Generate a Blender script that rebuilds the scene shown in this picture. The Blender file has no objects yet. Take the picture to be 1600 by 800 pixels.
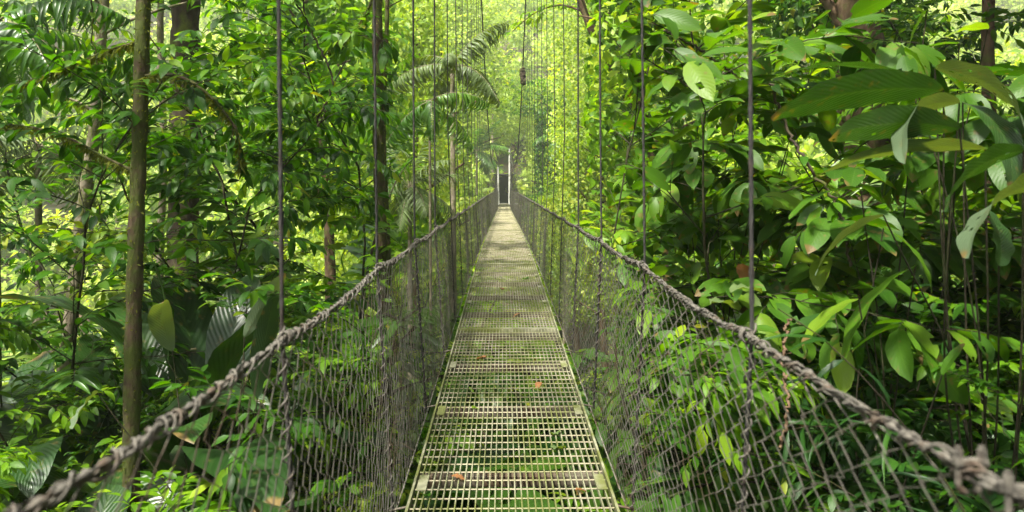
import bpy, math
import numpy as np
R = math.radians
C = bpy.context.scene.collection
SC = bpy.context.scene

# ------------------------------------------------------------------ camera, sky, sun, exposure
F = 1100.0            # focal length in pixels of the 1600 px wide photograph
CAM = np.array([-0.03, 0.0, 1.5])
cd = bpy.data.cameras.new('camera'); cam = bpy.data.objects.new('camera', cd); C.objects.link(cam)
cam.location = CAM; cam.rotation_euler = (R(90), R(0.35), 0)
cd.sensor_width = 36; cd.lens = F / 1600 * 36
cd.shift_x = 13 / 1600; cd.shift_y = -104 / 1600
cd.clip_start = 0.05; cd.clip_end = 3000
cd.dof.use_dof = True; cd.dof.focus_distance = 7.0; cd.dof.aperture_fstop = 3.2
SC.camera = cam

SUN_EL, SUN_AZ = 64, 215          # degrees; azimuth from +Y towards +X (high, behind the camera to the left)
w = bpy.data.worlds.new('World'); SC.world = w; w.use_nodes = True
nt = w.node_tree; bg = nt.nodes['Background']
sky = nt.nodes.new('ShaderNodeTexSky'); sky.sky_type = 'NISHITA'; sky.sun_disc = False
sky.sun_elevation = R(SUN_EL); sky.sun_rotation = R(SUN_AZ)
sky.air_density = 1.0; sky.dust_density = 5.0; sky.ozone_density = 1.0
hs = nt.nodes.new('ShaderNodeHueSaturation'); hs.inputs['Saturation'].default_value = .3   # bright overcast: little blue
nt.links.new(sky.outputs[0], hs.inputs['Color']); nt.links.new(hs.outputs[0], bg.inputs[0]); bg.inputs[1].default_value = 0.085
sd = bpy.data.lights.new('sun', 'SUN'); sun = bpy.data.objects.new('sun', sd); C.objects.link(sun)
sd.energy = 5.0; sd.angle = R(4); sd.color = (1.0, 0.95, 0.84)
sun.rotation_euler = (R(-(90 - SUN_EL)), 0, R(-SUN_AZ))
SC.view_settings.view_transform = 'Standard'; SC.view_settings.look = 'None'
SC.view_settings.exposure = 1.85; SC.view_settings.gamma = 1.0
SC.view_settings.use_curve_mapping = False
SC.render.engine = 'CYCLES'
cy = SC.cycles
cy.use_denoising = True; cy.max_bounces = 7; cy.diffuse_bounces = 5; cy.glossy_bounces = 2
cy.transmission_bounces = 4; cy.volume_bounces = 1; cy.use_adaptive_sampling = True; cy.adaptive_threshold = 0.02
cy.sample_clamp_indirect = 6.0
cy.volume_step_rate = 4; cy.caustics_reflective = False; cy.caustics_refractive = False

# ------------------------------------------------------------------ helpers
def at(px, py, d):
    """world point that sits d metres ahead, seen at photograph pixel px, py"""
    return np.array([CAM[0] + (px - 787) * d / F, d, CAM[2] + (296 - py) * d / F])

def sst(a, b, x):
    t = np.clip((np.asarray(x, float) - a) / (b - a), 0, 1); return t * t * (3 - 2 * t)

def terr(x, y):
    x = np.asarray(x, float); y = np.asarray(y, float)
    hill = 0.66 * np.clip(y - 79, 0, 150) * (0.85 + 0.15 * np.sin(x * .05)) * sst(76, 90, y)
    v = -12 * sst(5, 34, y) * (1 - sst(46, 77, y))
    v = v * (1 - 0.8 * sst(1.0, 7, x) * (1 - sst(25, 60, y)))
    bank = 0.42 * np.clip(x - 3.2, 0, 60) * (1 - sst(40, 90, y))
    left = -0.22 * np.clip(-x - 5, 0, 40) * (1 - sst(50, 76, y))
    gully = -2.5 * np.exp(-(x / 1.5) ** 2) * sst(-1, 2.5, y) * (1 - sst(60, 76, y))
    n = .12 * np.sin(x * 1.3 + y * .4) + .1 * np.sin(y * 1.1 - x * .7) + .8 * np.sin(x * .11 + 1) * np.sin(y * .09) * sst(15, 60, np.abs(x) + y * .3)
    land = sst(2.5, 5, np.abs(x)) + (1 - sst(70, 75, y)) + sst(80, 86, y)
    z = -0.9 + v + bank + left + gully + hill + n
    lm = np.clip(land, 0, 1)
    return z * lm + (-0.14) * (1 - lm)

class MB:
    def __init__(s): s.V = []; s.Q = []; s.T = []; s.tint = []; s.uv = []; s.n = 0; s.g = []; s.ng = 0
    def add(s, v, q=None, t=None, tint=0.5, uv=None, per=1):
        v = np.asarray(v, float).reshape(-1, 3); n = len(v)
        s.V.append(v)
        if q is not None and len(q): s.Q.append(np.asarray(q, int).reshape(-1, 4) + s.n)
        if t is not None and len(t): s.T.append(np.asarray(t, int).reshape(-1, 3) + s.n)
        s.tint.append(np.broadcast_to(np.asarray(tint, float), (n,)).copy())
        s.uv.append(np.zeros((n, 2)) if uv is None else np.asarray(uv, float).reshape(-1, 2))
        g = s.ng + np.arange(n) // per; s.g.append(g); s.ng = int(g[-1]) + 1
        s.n += n
    def culled(s, M, keep):
        """the same mesh without the pieces (leaves, tube steps) that would reach into the walkway"""
        V = np.concatenate(s.V); g = np.concatenate(s.g); W = V @ M[:3, :3].T + M[:3, 3]
        bad = keep(W)
        if not bad.any(): return None
        gb = np.zeros(s.ng, bool); gb[g[bad]] = True; vb = gb[g]; c = MB()
        Q = np.concatenate(s.Q) if s.Q else np.zeros((0, 4), int); T = np.concatenate(s.T) if s.T else np.zeros((0, 3), int)
        c.V = [V]; c.Q = [Q[~vb[Q].any(1)]]; c.T = [T[~vb[T].any(1)]] if len(T) else []; c.tint = s.tint; c.uv = s.uv; c.g = s.g; c.n = s.n; c.ng = s.ng
        return c
    def mesh(s, name, mat, smooth=True):
        V = np.concatenate(s.V)
        Q = np.concatenate(s.Q) if s.Q else np.zeros((0, 4), int)
        T = np.concatenate(s.T) if s.T else np.zeros((0, 3), int)
        loops = np.concatenate([Q.ravel(), T.ravel()]).astype(np.int32)
        tot = np.concatenate([np.full(len(Q), 4), np.full(len(T), 3)]).astype(np.int32)
        start = np.concatenate([[0], np.cumsum(tot)[:-1]]).astype(np.int32)
        me = bpy.data.meshes.new(name)
        me.vertices.add(len(V)); me.vertices.foreach_set('co', V.astype(np.float32).ravel())
        me.loops.add(len(loops)); me.loops.foreach_set('vertex_index', loops)
        me.polygons.add(len(tot)); me.polygons.foreach_set('loop_start', start)
        me.polygons.foreach_set('use_smooth', np.full(len(tot), smooth))
        me.update(calc_edges=True)
        a = me.attributes.new('tint', 'FLOAT', 'POINT'); a.data.foreach_set('value', np.concatenate(s.tint).astype(np.float32))
        u = me.uv_layers.new(name='UVMap'); uv = np.concatenate(s.uv)[loops]
        u.data.foreach_set('uv', uv.astype(np.float32).ravel())
        me.materials.append(mat)
        return me
    def obj(s, name, mat, parent=None, smooth=True):
        return link(name, s.mesh(name, mat, smooth), parent)

def link(name, me, parent=None):
    o = bpy.data.objects.new(name, me); C.objects.link(o)
    if parent is not None: o.parent = parent
    return o
def tag(o, label, cat, group=None, kind=None):
    if label: o['label'] = label
    if cat: o['category'] = cat
    if group: o['group'] = group
    if kind: o['kind'] = kind
    return o
def thing(name, loc, label, cat, group=None, rz=0, sc=1.0):
    o = bpy.data.objects.new(name, None); C.objects.link(o); o.empty_display_size = .2
    o.location = [float(c) for c in loc]; o.rotation_euler = (0, 0, rz); o.scale = (sc,) * 3
    return tag(o, label, cat, group)

def nrm(a): return a / np.maximum(np.linalg.norm(a, axis=-1, keepdims=True), 1e-9)

def tubes(mb, P, r, sides=6, tint=.5, twist=0.0, lobes=0, lobe=0.0, cap=False):
    P = np.asarray(P, float)
    if P.ndim == 2: P = P[None]
    B, K, _ = P.shape
    r = np.broadcast_to(np.asarray(r, float), (B, K)) if np.ndim(r) < 2 else np.asarray(r, float)
    T = nrm(np.gradient(P, axis=1))
    ref = np.where(np.abs(T[:, :, 2]).mean(1)[:, None, None] > .6, np.array([1., 0, 0]), np.array([0, 0, 1.]))
    N = nrm(np.cross(T, np.broadcast_to(ref, T.shape))); Bn = np.cross(T, N)
    a = np.arange(sides) / sides * 2 * np.pi
    L = np.concatenate([np.zeros((B, 1)), np.cumsum(np.linalg.norm(np.diff(P, axis=1), axis=2), 1)], 1)
    ang = a[None, None] + twist * L[:, :, None]
    rr = r[:, :, None] * (1 + lobe * np.cos(lobes * a)[None, None])
    V = P[:, :, None] + rr[..., None] * (np.cos(ang)[..., None] * N[:, :, None] + np.sin(ang)[..., None] * Bn[:, :, None])
    i = np.arange(K - 1)[:, None] * sides; j = np.arange(sides)[None]; j2 = (j + 1) % sides
    q = np.stack([i + j, i + j2, i + sides + j2, i + sides + j], -1).reshape(-1, 4)
    q = (q[None] + (np.arange(B) * K * sides)[:, None, None]).reshape(-1, 4)
    uv = np.stack([np.broadcast_to(a / (2 * np.pi), (B, K, sides)), np.broadcast_to(L[:, :, None], (B, K, sides))], -1)
    tt = np.broadcast_to(np.asarray(tint, float).reshape(-1, 1, 1) if np.ndim(tint) else tint, (B, K, sides)).ravel()
    mb.add(V, q, tint=tt, uv=uv)
    if cap and sides == 4:
        c = [[0, 1, 2, 3], [(K - 1) * 4 + 3, (K - 1) * 4 + 2, (K - 1) * 4 + 1, (K - 1) * 4]]
        mb.Q.append(np.asarray(c) + mb.n - len(V.reshape(-1, 3)))

def box(mb, lo, hi, tint=.5):
    x0, y0, z0 = lo; x1, y1, z1 = hi
    v = [(x0, y0, z0), (x1, y0, z0), (x1, y1, z0), (x0, y1, z0), (x0, y0, z1), (x1, y0, z1), (x1, y1, z1), (x0, y1, z1)]
    mb.add(v, [(0, 3, 2, 1), (4, 5, 6, 7), (0, 1, 5, 4), (1, 2, 6, 5), (2, 3, 7, 6), (3, 0, 4, 7)], tint=tint)

def prof(t, kind):
    if kind == 'ell': return np.sin(np.pi * np.clip(t, 0, 1) ** .85) ** .8 * (1 - .25 * t)
    if kind == 'blade': return np.clip(np.minimum(t * 8, 1) * (1 - t ** 2.2), 0, 1)
    if kind == 'heart': return np.sin(np.pi * np.clip(t * .92 + .08, 0, 1) ** .6) ** .75
    return np.sin(np.pi * np.clip(t, 0, 1) ** .9) ** .62

def leaves(mb, P, D, N, L, W, kind='ell', droop=.25, fold=.25, tint=None, rows=(.0, .22, .5, .78, 1.), cols=3, rng=None, wave=0.0, curl=None):
    """batch of leaves: base points, directions, rough normals, lengths, half widths"""
    n = len(P)
    if n == 0: return
    D = nrm(D); S = nrm(np.cross(D, N)); N = np.cross(S, D)
    L = np.broadcast_to(np.asarray(L, float), (n,)); W = np.broadcast_to(np.asarray(W, float), (n,))
    t = np.asarray(rows, float); K = len(t); u = np.linspace(-1, 1, cols); M = cols
    dr = np.broadcast_to(np.asarray(droop, float), (n,))[:, None]
    ang = dr * t[None] * 1.6
    st = np.diff(np.concatenate([[0], t]))
    cx = np.cumsum(np.cos(ang) * st, 1); cz = -np.cumsum(np.sin(ang) * st, 1)
    cen = P[:, None] + L[:, None, None] * (cx[..., None] * D[:, None] + cz[..., None] * N[:, None])
    nn = np.cos(ang)[..., None] * N[:, None] + np.sin(ang)[..., None] * D[:, None]
    wd = W[:, None] * prof(t, kind)[None]; wd[:, 0] = W * .06; wd[:, -1] = W * .03
    V = cen[:, :, None] + wd[..., None, None] * (u[None, None, :, None] * S[:, None, None] + (fold * np.abs(u))[None, None, :, None] * nn[:, :, None])
    if wave and rng is not None:
        ph = rng.uniform(0, 6, (n, 1, 1))
        wv = wave * W[:, None, None] * np.sin(t[None, :, None] * 22 + ph + 1.5 * np.sign(u)[None, None]) * np.abs(u)[None, None] ** 1.5
        V = V + wv[..., None] * nn[:, :, None]
    i = np.arange(K - 1)[:, None] * M; j = np.arange(M - 1)[None]
    q = np.stack([i + j, i + j + 1, i + M + j + 1, i + M + j], -1).reshape(-1, 4)
    q = (q[None] + (np.arange(n) * K * M)[:, None, None]).reshape(-1, 4)
    uv = np.stack(np.broadcast_arrays((u[None, None] * .5 + .5), t[None, :, None] + np.zeros((n, 1, 1))), -1)
    if tint is None: tint = rng.uniform(0, 1, n)
    mb.add(V, q, tint=np.repeat(tint, K * M), uv=uv, per=K * M)

def curve(rng, P, D, L, K=7, droop=.3, wig=.15):
    """grow B curves from points P along D; droop bends down, wig wanders"""
    B = len(P); L = np.broadcast_to(np.asarray(L, float), (B,)); ds = L / (K - 1)
    out = [P]; d = nrm(D)
    for k in range(K - 1):
        out.append(out[-1] + d * ds[:, None])
        d = nrm(d + rng.normal(0, wig, (B, 3)) + np.array([0, 0, -droop / (K - 1)]))
    return np.stack(out, 1)

def samp(P, b, s):
    K = P.shape[1]; f = np.clip(s, 0, .9999) * (K - 1); i = f.astype(int); t = (f - i)[:, None]
    a = P[b, i]; c = P[b, i + 1]
    return a * (1 - t) + c * t, nrm(c - a)

def rotz(v, a):
    c, s = np.cos(a), np.sin(a)
    return np.stack([v[:, 0] * c - v[:, 1] * s, v[:, 0] * s + v[:, 1] * c, v[:, 2]], 1)

def interp_path(pts, K):
    pts = np.asarray(pts, float); n = len(pts)
    d = np.concatenate([[0], np.cumsum(np.linalg.norm(np.diff(pts, axis=0), axis=1))]); s = np.linspace(0, d[-1], K)
    m = np.gradient(pts, d, axis=0)
    i = np.clip(np.searchsorted(d, s, 'right') - 1, 0, n - 2); h = (d[i + 1] - d[i]); t = ((s - d[i]) / h)[:, None]; h = h[:, None]
    return (2*t**3-3*t**2+1)*pts[i] + (t**3-2*t**2+t)*h*m[i] + (-2*t**3+3*t**2)*pts[i+1] + (t**3-t**2)*h*m[i+1]

# ------------------------------------------------------------------ materials
def new_mat(name):
    m = bpy.data.materials.new(name); m.use_nodes = True
    t = m.node_tree; p = t.nodes['Principled BSDF']; return m, t, p
def N_(t, k, **kw):
    n = t.nodes.new(k)
    for a, v in kw.items(): setattr(n, a, v)
    return n
def ramp(t, stops):
    r = N_(t, 'ShaderNodeValToRGB'); e = r.color_ramp.elements
    while len(e) < len(stops): e.new(.5)
    for k, (p, c) in enumerate(stops): e[k].position = p; e[k].color = (*c, 1)
    return r

def leaf_mat(name, stops, trans=.5, rough=.45, spec=.22, veins=14, tcol=(1.75, 1.7, .2), bump=.15, blot=.0):
    m, t, p = new_mat(name); ln = t.links.new
    at_ = N_(t, 'ShaderNodeAttribute', attribute_name='tint'); r = ramp(t, stops)
    tc = N_(t, 'ShaderNodeTexCoord')
    no = N_(t, 'ShaderNodeTexNoise'); no.inputs['Scale'].default_value = 3.0; no.inputs['Detail'].default_value = 2
    ln(tc.outputs['Object'], no.inputs['Vector'])
    ad = N_(t, 'ShaderNodeMath', operation='MULTIPLY_ADD'); ad.inputs[1].default_value = .5; ln(no.outputs[0], ad.inputs[0])
    ad2 = N_(t, 'ShaderNodeMath', operation='SUBTRACT'); ad2.inputs[1].default_value = .25
    ln(at_.outputs['Fac'], ad.inputs[2]); ln(ad.outputs[0], ad2.inputs[0]); ln(ad2.outputs[0], r.inputs[0])
    col = r.outputs[0]
    if veins:
        sx = N_(t, 'ShaderNodeSeparateXYZ'); ln(tc.outputs['UV'], sx.inputs[0])
        u = N_(t, 'ShaderNodeMath', operation='SUBTRACT'); u.inputs[1].default_value = .5; ln(sx.outputs[0], u.inputs[0])
        au = N_(t, 'ShaderNodeMath', operation='ABSOLUTE'); ln(u.outputs[0], au.inputs[0])
        k1 = N_(t, 'ShaderNodeMath', operation='MULTIPLY_ADD'); k1.inputs[1].default_value = -.55; ln(au.outputs[0], k1.inputs[0]); ln(sx.outputs[1], k1.inputs[2])
        k2 = N_(t, 'ShaderNodeMath', operation='MULTIPLY'); k2.inputs[1].default_value = veins * 6.283; ln(k1.outputs[0], k2.inputs[0])
        s = N_(t, 'ShaderNodeMath', operation='SINE'); ln(k2.outputs[0], s.inputs[0])
        mr = N_(t, 'ShaderNodeMapRange'); mr.inputs[1].default_value = .8; mr.inputs[2].default_value = 1.; ln(s.outputs[0], mr.inputs[0])
        rib = N_(t, 'ShaderNodeMapRange'); rib.inputs[1].default_value = .035; rib.inputs[2].default_value = .012; ln(au.outputs[0], rib.inputs[0])
        mx = N_(t, 'ShaderNodeMath', operation='MAXIMUM'); v6 = N_(t, 'ShaderNodeMath', operation='MULTIPLY'); v6.inputs[1].default_value = .35
        ln(mr.outputs[0], v6.inputs[0]); ln(v6.outputs[0], mx.inputs[0]); ln(rib.outputs[0], mx.inputs[1])
        hs = N_(t, 'ShaderNodeMixRGB', blend_type='MIX'); hs.inputs[2].default_value = (.16, .26, .05, 1)
        f = N_(t, 'ShaderNodeMath', operation='MULTIPLY'); f.inputs[1].default_value = .10; ln(mx.outputs[0], f.inputs[0])
        ln(f.outputs[0], hs.inputs[0]); ln(col, hs.inputs[1]); col = hs.outputs[0]
        b = N_(t, 'ShaderNodeBump'); b.inputs['Strength'].default_value = bump; b.inputs['Distance'].default_value = .003
        ln(s.outputs[0], b.inputs['Height']); ln(b.outputs[0], p.inputs['Normal'])
    if blot:
        n2 = N_(t, 'ShaderNodeTexNoise'); n2.inputs['Scale'].default_value = 26; ln(tc.outputs['Object'], n2.inputs['Vector'])
        m2 = N_(t, 'ShaderNodeMapRange'); m2.inputs[1].default_value = .62; m2.inputs[2].default_value = .7; ln(n2.outputs[0], m2.inputs[0])
        f2 = N_(t, 'ShaderNodeMath', operation='MULTIPLY'); f2.inputs[1].default_value = blot; ln(m2.outputs[0], f2.inputs[0])
        sy = N_(t, 'ShaderNodeSeparateXYZ'); ln(tc.outputs['UV'], sy.inputs[0])
        n3 = N_(t, 'ShaderNodeTexNoise'); n3.inputs['Scale'].default_value = 7; ln(tc.outputs['Object'], n3.inputs['Vector'])
        a3 = N_(t, 'ShaderNodeMath', operation='MULTIPLY_ADD'); a3.inputs[1].default_value = 1.2; ln(n3.outputs[0], a3.inputs[0]); ln(sy.outputs[1], a3.inputs[2])
        m3 = N_(t, 'ShaderNodeMapRange'); m3.inputs[1].default_value = 1.58; m3.inputs[2].default_value = 1.66; ln(a3.outputs[0], m3.inputs[0])
        x3 = N_(t, 'ShaderNodeMath', operation='MAXIMUM'); ln(f2.outputs[0], x3.inputs[0]); ln(m3.outputs[0], x3.inputs[1]); f2 = x3
        h2 = N_(t, 'ShaderNodeMixRGB'); h2.inputs[2].default_value = (.13, .09, .03, 1); ln(f2.outputs[0], h2.inputs[0]); ln(col, h2.inputs[1]); col = h2.outputs[0]
    ln(col, p.inputs['Base Color']); p.inputs['Roughness'].default_value = rough; p.inputs['Specular IOR Level'].default_value = spec
    tr = N_(t, 'ShaderNodeBsdfTranslucent'); mc = N_(t, 'ShaderNodeMixRGB', blend_type='MULTIPLY'); mc.inputs[0].default_value = 1; mc.inputs[2].default_value = (*tcol, 1)
    ln(col, mc.inputs[1]); ln(mc.outputs[0], tr.inputs[0])
    ms = N_(t, 'ShaderNodeMixShader'); ms.inputs[0].default_value = trans
    ln(p.outputs[0], ms.inputs[1]); ln(tr.outputs[0], ms.inputs[2])
    ln(ms.outputs[0], t.nodes['Material Output'].inputs[0])
    return m

def bark_mat(name, c1, c2, moss=(.07, .085, .015), amt=.5, scale=9):
    m, t, p = new_mat(name); ln = t.links.new
    tc = N_(t, 'ShaderNodeTexCoord'); mp = N_(t, 'ShaderNodeMapping'); mp.inputs['Scale'].default_value = (1, 1, .35); ln(tc.outputs['Object'], mp.inputs[0])
    a = N_(t, 'ShaderNodeTexNoise'); a.inputs['Scale'].default_value = scale * 3; a.inputs['Detail'].default_value = 6; ln(mp.outputs[0], a.inputs['Vector'])
    b = N_(t, 'ShaderNodeTexNoise'); b.inputs['Scale'].default_value = scale * .8; b.inputs['Detail'].default_value = 8; b.inputs['Roughness'].default_value = .7; ln(tc.outputs['Object'], b.inputs['Vector'])
    r1 = ramp(t, [(.3, c1), (.7, c2)]); ln(a.outputs[0], r1.inputs[0])
    mr = N_(t, 'ShaderNodeMapRange'); mr.inputs[1].default_value = .62 - amt * .35; mr.inputs[2].default_value = .78 - amt * .35; ln(b.outputs[0], mr.inputs[0])
    mx = N_(t, 'ShaderNodeMixRGB'); mx.inputs[2].default_value = (*moss, 1); ln(mr.outputs[0], mx.inputs[0]); ln(r1.outputs[0], mx.inputs[1])
    ln(mx.outputs[0], p.inputs['Base Color']); p.inputs['Roughness'].default_value = .9; p.inputs['Specular IOR Level'].default_value = .2
    bp = N_(t, 'ShaderNodeBump'); bp.inputs['Strength'].default_value = .9; bp.inputs['Distance'].default_value = .02
    s = N_(t, 'ShaderNodeMath', operation='ADD'); ln(a.outputs[0], s.inputs[0]); ln(b.outputs[0], s.inputs[1]); ln(s.outputs[0], bp.inputs['Height']); ln(bp.outputs[0], p.inputs['Normal'])
    return m

def metal_mat(name, c1, c2, rust=(.16, .07, .03), amt=.3, scale=20, metallic=.3, rough=.6, bump=.3):
    m, t, p = new_mat(name); ln = t.links.new
    tc = N_(t, 'ShaderNodeTexCoord')
    a = N_(t, 'ShaderNodeTexNoise'); a.inputs['Scale'].default_value = scale; a.inputs['Detail'].default_value = 6; ln(tc.outputs['Object'], a.inputs['Vector'])
    b = N_(t, 'ShaderNodeTexNoise'); b.inputs['Scale'].default_value = scale * .21; b.inputs['Detail'].default_value = 5; ln(tc.outputs['Object'], b.inputs['Vector'])
    r1 = ramp(t, [(.3, c1), (.7, c2)]); ln(a.outputs[0], r1.inputs[0])
    mr = N_(t, 'ShaderNodeMapRange'); mr.inputs[1].default_value = .65 - amt * .4; mr.inputs[2].default_value = .8 - amt * .4; ln(b.outputs[0], mr.inputs[0])
    mx = N_(t, 'ShaderNodeMixRGB'); mx.inputs[2].default_value = (*rust, 1); ln(mr.outputs[0], mx.inputs[0]); ln(r1.outputs[0], mx.inputs[1])
    ln(mx.outputs[0], p.inputs['Base Color']); p.inputs['Roughness'].default_value = rough; p.inputs['Metallic'].default_value = metallic
    bp = N_(t, 'ShaderNodeBump'); bp.inputs['Strength'].default_value = bump; bp.inputs['Distance'].default_value = .003; ln(a.outputs[0], bp.inputs['Height']); ln(bp.outputs[0], p.inputs['Normal'])
    return m

G = {}
G['mid'] = leaf_mat('leaf_mid_green', [(0, (.006, .028, .003)), (.6, (.036, .115, .004)), (.9, (.14, .24, .008)), (1, (.22, .22, .015))], veins=7, bump=.08)
G['lit'] = leaf_mat('leaf_lit_green', [(0, (.03, .095, .004)), (.6, (.11, .225, .007)), (1, (.25, .33, .015))], trans=.5, veins=7, bump=.08)  # brighter green: the look of lit leaves put into the colour
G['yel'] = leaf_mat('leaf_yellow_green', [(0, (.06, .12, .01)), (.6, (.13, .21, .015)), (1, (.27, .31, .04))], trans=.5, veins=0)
G['dark'] = leaf_mat('leaf_dark_green', [(0, (.005, .024, .004)), (.6, (.013, .050, .005)), (1, (.04, .10, .01))], trans=.3, rough=.4, veins=8)
G['broad'] = leaf_mat('leaf_broad_green', [(0, (.016, .055, .004)), (.6, (.05, .125, .006)), (1, (.14, .22, .012))], trans=.42, veins=11, bump=.1, blot=.6)
G['giant'] = leaf_mat('leaf_giant_dark', [(0, (.008, .030, .005)), (1, (.024, .070, .009))], trans=.25, rough=.36, spec=.7, veins=18, bump=.3, blot=.45)
G['pale'] = leaf_mat('leaf_pale_sheen', [(0, (.05, .08, .04)), (1, (.11, .155, .085))], trans=.2, rough=.42, spec=.6, veins=18, bump=.3, blot=.35)  # paler grey-green: sky sheen on the blades put into the colour
G['palm'] = leaf_mat('leaf_palm', [(0, (.014, .055, .007)), (.6, (.045, .12, .01)), (1, (.11, .18, .02))], trans=.35, rough=.38, spec=.5, veins=0)
G['grey'] = leaf_mat('leaf_greyish', [(0, (.04, .07, .02)), (1, (.12, .165, .06))], trans=.3, rough=.45, veins=0)
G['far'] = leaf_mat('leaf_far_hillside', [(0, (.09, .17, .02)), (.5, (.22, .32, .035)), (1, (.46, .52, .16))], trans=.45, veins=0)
G['dead'] = leaf_mat('leaf_dead_brown', [(0, (.12, .05, .02)), (1, (.28, .13, .05))], trans=.3, veins=8, tcol=(1.2, 1, .7))
G['moss'] = leaf_mat('moss_green', [(0, (.05, .065, .008)), (1, (.15, .17, .02))], trans=.4, rough=.9, veins=0)
B_ = {}
B_['moss'] = bark_mat('bark_mossy', (.022, .016, .010), (.085, .058, .034), moss=(.05, .065, .012), amt=.62, scale=8)
B_['dark'] = bark_mat('bark_dark', (.02, .015, .01), (.06, .045, .03), amt=.35, scale=6)
B_['brown'] = bark_mat('bark_brown', (.05, .03, .018), (.13, .085, .05), amt=.3, scale=6)
B_['pale'] = bark_mat('bark_pale', (.11, .09, .06), (.22, .19, .14), amt=.4)
B_['stem'] = bark_mat('stem_green', (.012, .010, .006), (.035, .03, .015), moss=(.03, .04, .01), amt=.35)
M_deck = metal_mat('deck_steel', (.135, .135, .085), (.26, .255, .17), rust=(.10, .11, .03), amt=.6, metallic=.25, rough=.55)
M_beam = metal_mat('beam_steel', (.06, .05, .035), (.13, .11, .08), rust=(.07, .045, .025), amt=.4)
M_rod = metal_mat('rod_steel', (.12, .10, .06), (.22, .19, .12), rust=(.10, .10, .03), amt=.5)
M_net = metal_mat('net_wire', (.06, .056, .045), (.17, .16, .13), rust=(.07, .05, .03), amt=.35, metallic=.1, rough=.7)
M_rail = metal_mat('rail_cable', (.024, .021, .017), (.115, .105, .085), rust=(.055, .036, .022), amt=.3, scale=90, metallic=0, rough=.9, bump=.6)
M_hang = metal_mat('hanger_rope', (.008, .0075, .007), (.03, .028, .026), rust=(.028, .018, .012), amt=.3, scale=80, metallic=0, rough=.95)
M_post = metal_mat('tower_paint', (.34, .34, .32), (.48, .48, .45), rust=(.2, .19, .15), amt=.4, metallic=0)
M_shade = bark_mat('opening_dark', (.015, .014, .013), (.04, .037, .033), amt=.15)  # near-black: shade of the forest opening put into the colour
M_conc = metal_mat('landing_concrete', (.36, .35, .33), (.5, .49, .46), rust=(.22, .23, .16), amt=.3, metallic=0, rough=.9, scale=8)

def ground_mat():
    m, t, p = new_mat('forest_soil'); ln = t.links.new
    tc = N_(t, 'ShaderNodeTexCoord')
    a = N_(t, 'ShaderNodeTexNoise'); a.inputs['Scale'].default_value = .8; a.inputs['Detail'].default_value = 10; a.inputs['Roughness'].default_value = .75; ln(tc.outputs['Object'], a.inputs['Vector'])
    v = N_(t, 'ShaderNodeTexVoronoi'); v.inputs['Scale'].default_value = 9; ln(tc.outputs['Object'], v.inputs['Vector'])
    r = ramp(t, [(.35, (.03, .02, .012)), (.48, (.08, .045, .02)), (.55, (.03, .06, .012)), (.7, (.05, .10, .02))]); ln(a.outputs[0], r.inputs[0])
    mx = N_(t, 'ShaderNodeMixRGB', blend_type='MULTIPLY'); mx.inputs[0].default_value = .5; ln(r.outputs[0], mx.inputs[1]); ln(v.outputs['Color'], mx.inputs[2])
    ln(mx.outputs[0], p.inputs['Base Color']); p.inputs['Roughness'].default_value = .95
    b = N_(t, 'ShaderNodeBump'); b.inputs['Strength'].default_value = 1; b.inputs['Distance'].default_value = .08; ln(v.outputs[0], b.inputs['Height']); ln(b.outputs[0], p.inputs['Normal'])
    return m

# ------------------------------------------------------------------ ground
def axis(a, b, n, p):
    t = np.linspace(-1, 1, n); return np.sign(t) * np.abs(t) ** p * (b - a) / 2 + (a + b) / 2
gx = axis(-420, 420, 201, 2.4); gy = np.concatenate([np.linspace(-300, -8, 20), np.linspace(-7, 110, 200), np.linspace(112, 560, 60)])
X, Y = np.meshgrid(gx, gy); Z = terr(X, Y)
mb = MB(); nx, ny = len(gx), len(gy)
i, j = np.meshgrid(np.arange(nx - 1), np.arange(ny - 1)); k = j * nx + i
mb.add(np.stack([X, Y, Z], -1), np.stack([k, k + 1, k + nx + 1, k + nx], -1).reshape(-1, 4))
tag(mb.obj('ground', ground_mat()), 'leaf-littered forest ground falling into the ravine and rising to the far hillside', 'ground', kind='structure')

# ------------------------------------------------------------------ the bridge
LEN = 76.0
def deck_z(y): return CAM[2] - np.interp(y, [-4, 0, 3.2, 7, 12.5, 17, 22, 34, 50, 76], [1.52, 1.5, 1.48, 1.36, 1.22, 1.21, 1.23, 1.33, 1.43, 1.55])
def rail_z(y, hs=1.46, y0=1.92):
    base = CAM[2] - np.interp(y, [-4, 0, 1.92, 3.4, 6.3, 12, 20, 34, 60, 71, 76], [.36, .352, .40, .365, .335, .30, .25, .16, .12, 0.0, -.7])
    s = ((np.asarray(y) - y0) / hs) % 1.0
    return base - .028 * 4 * s * (1 - s) * np.clip(1 - np.asarray(y) / 30, .2, 1)
def cable_z(y, sx=1):
    y = np.asarray(y, float)
    return np.where(y < 38, 2.9 + .0125 * (38 - y) ** 2, 2.9 + (.00065 if sx < 0 else .0020) * (y - 38) ** 2)
def deck_s(y):   # smooth deck line
    y = np.asarray(y, float); return (deck_z(y - .8) + deck_z(y) + deck_z(y + .8)) / 3
XR, XB, HW = .63, .575, .485     # rail, net foot and deck half widths
HY = [1.92 + 1.46 * k for k in range(50)]
bridge = thing('suspension_bridge', (0, 0, 0), 'long hanging footbridge with steel grating deck, wire mesh sides and thin vertical hangers', 'footbridge')

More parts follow.
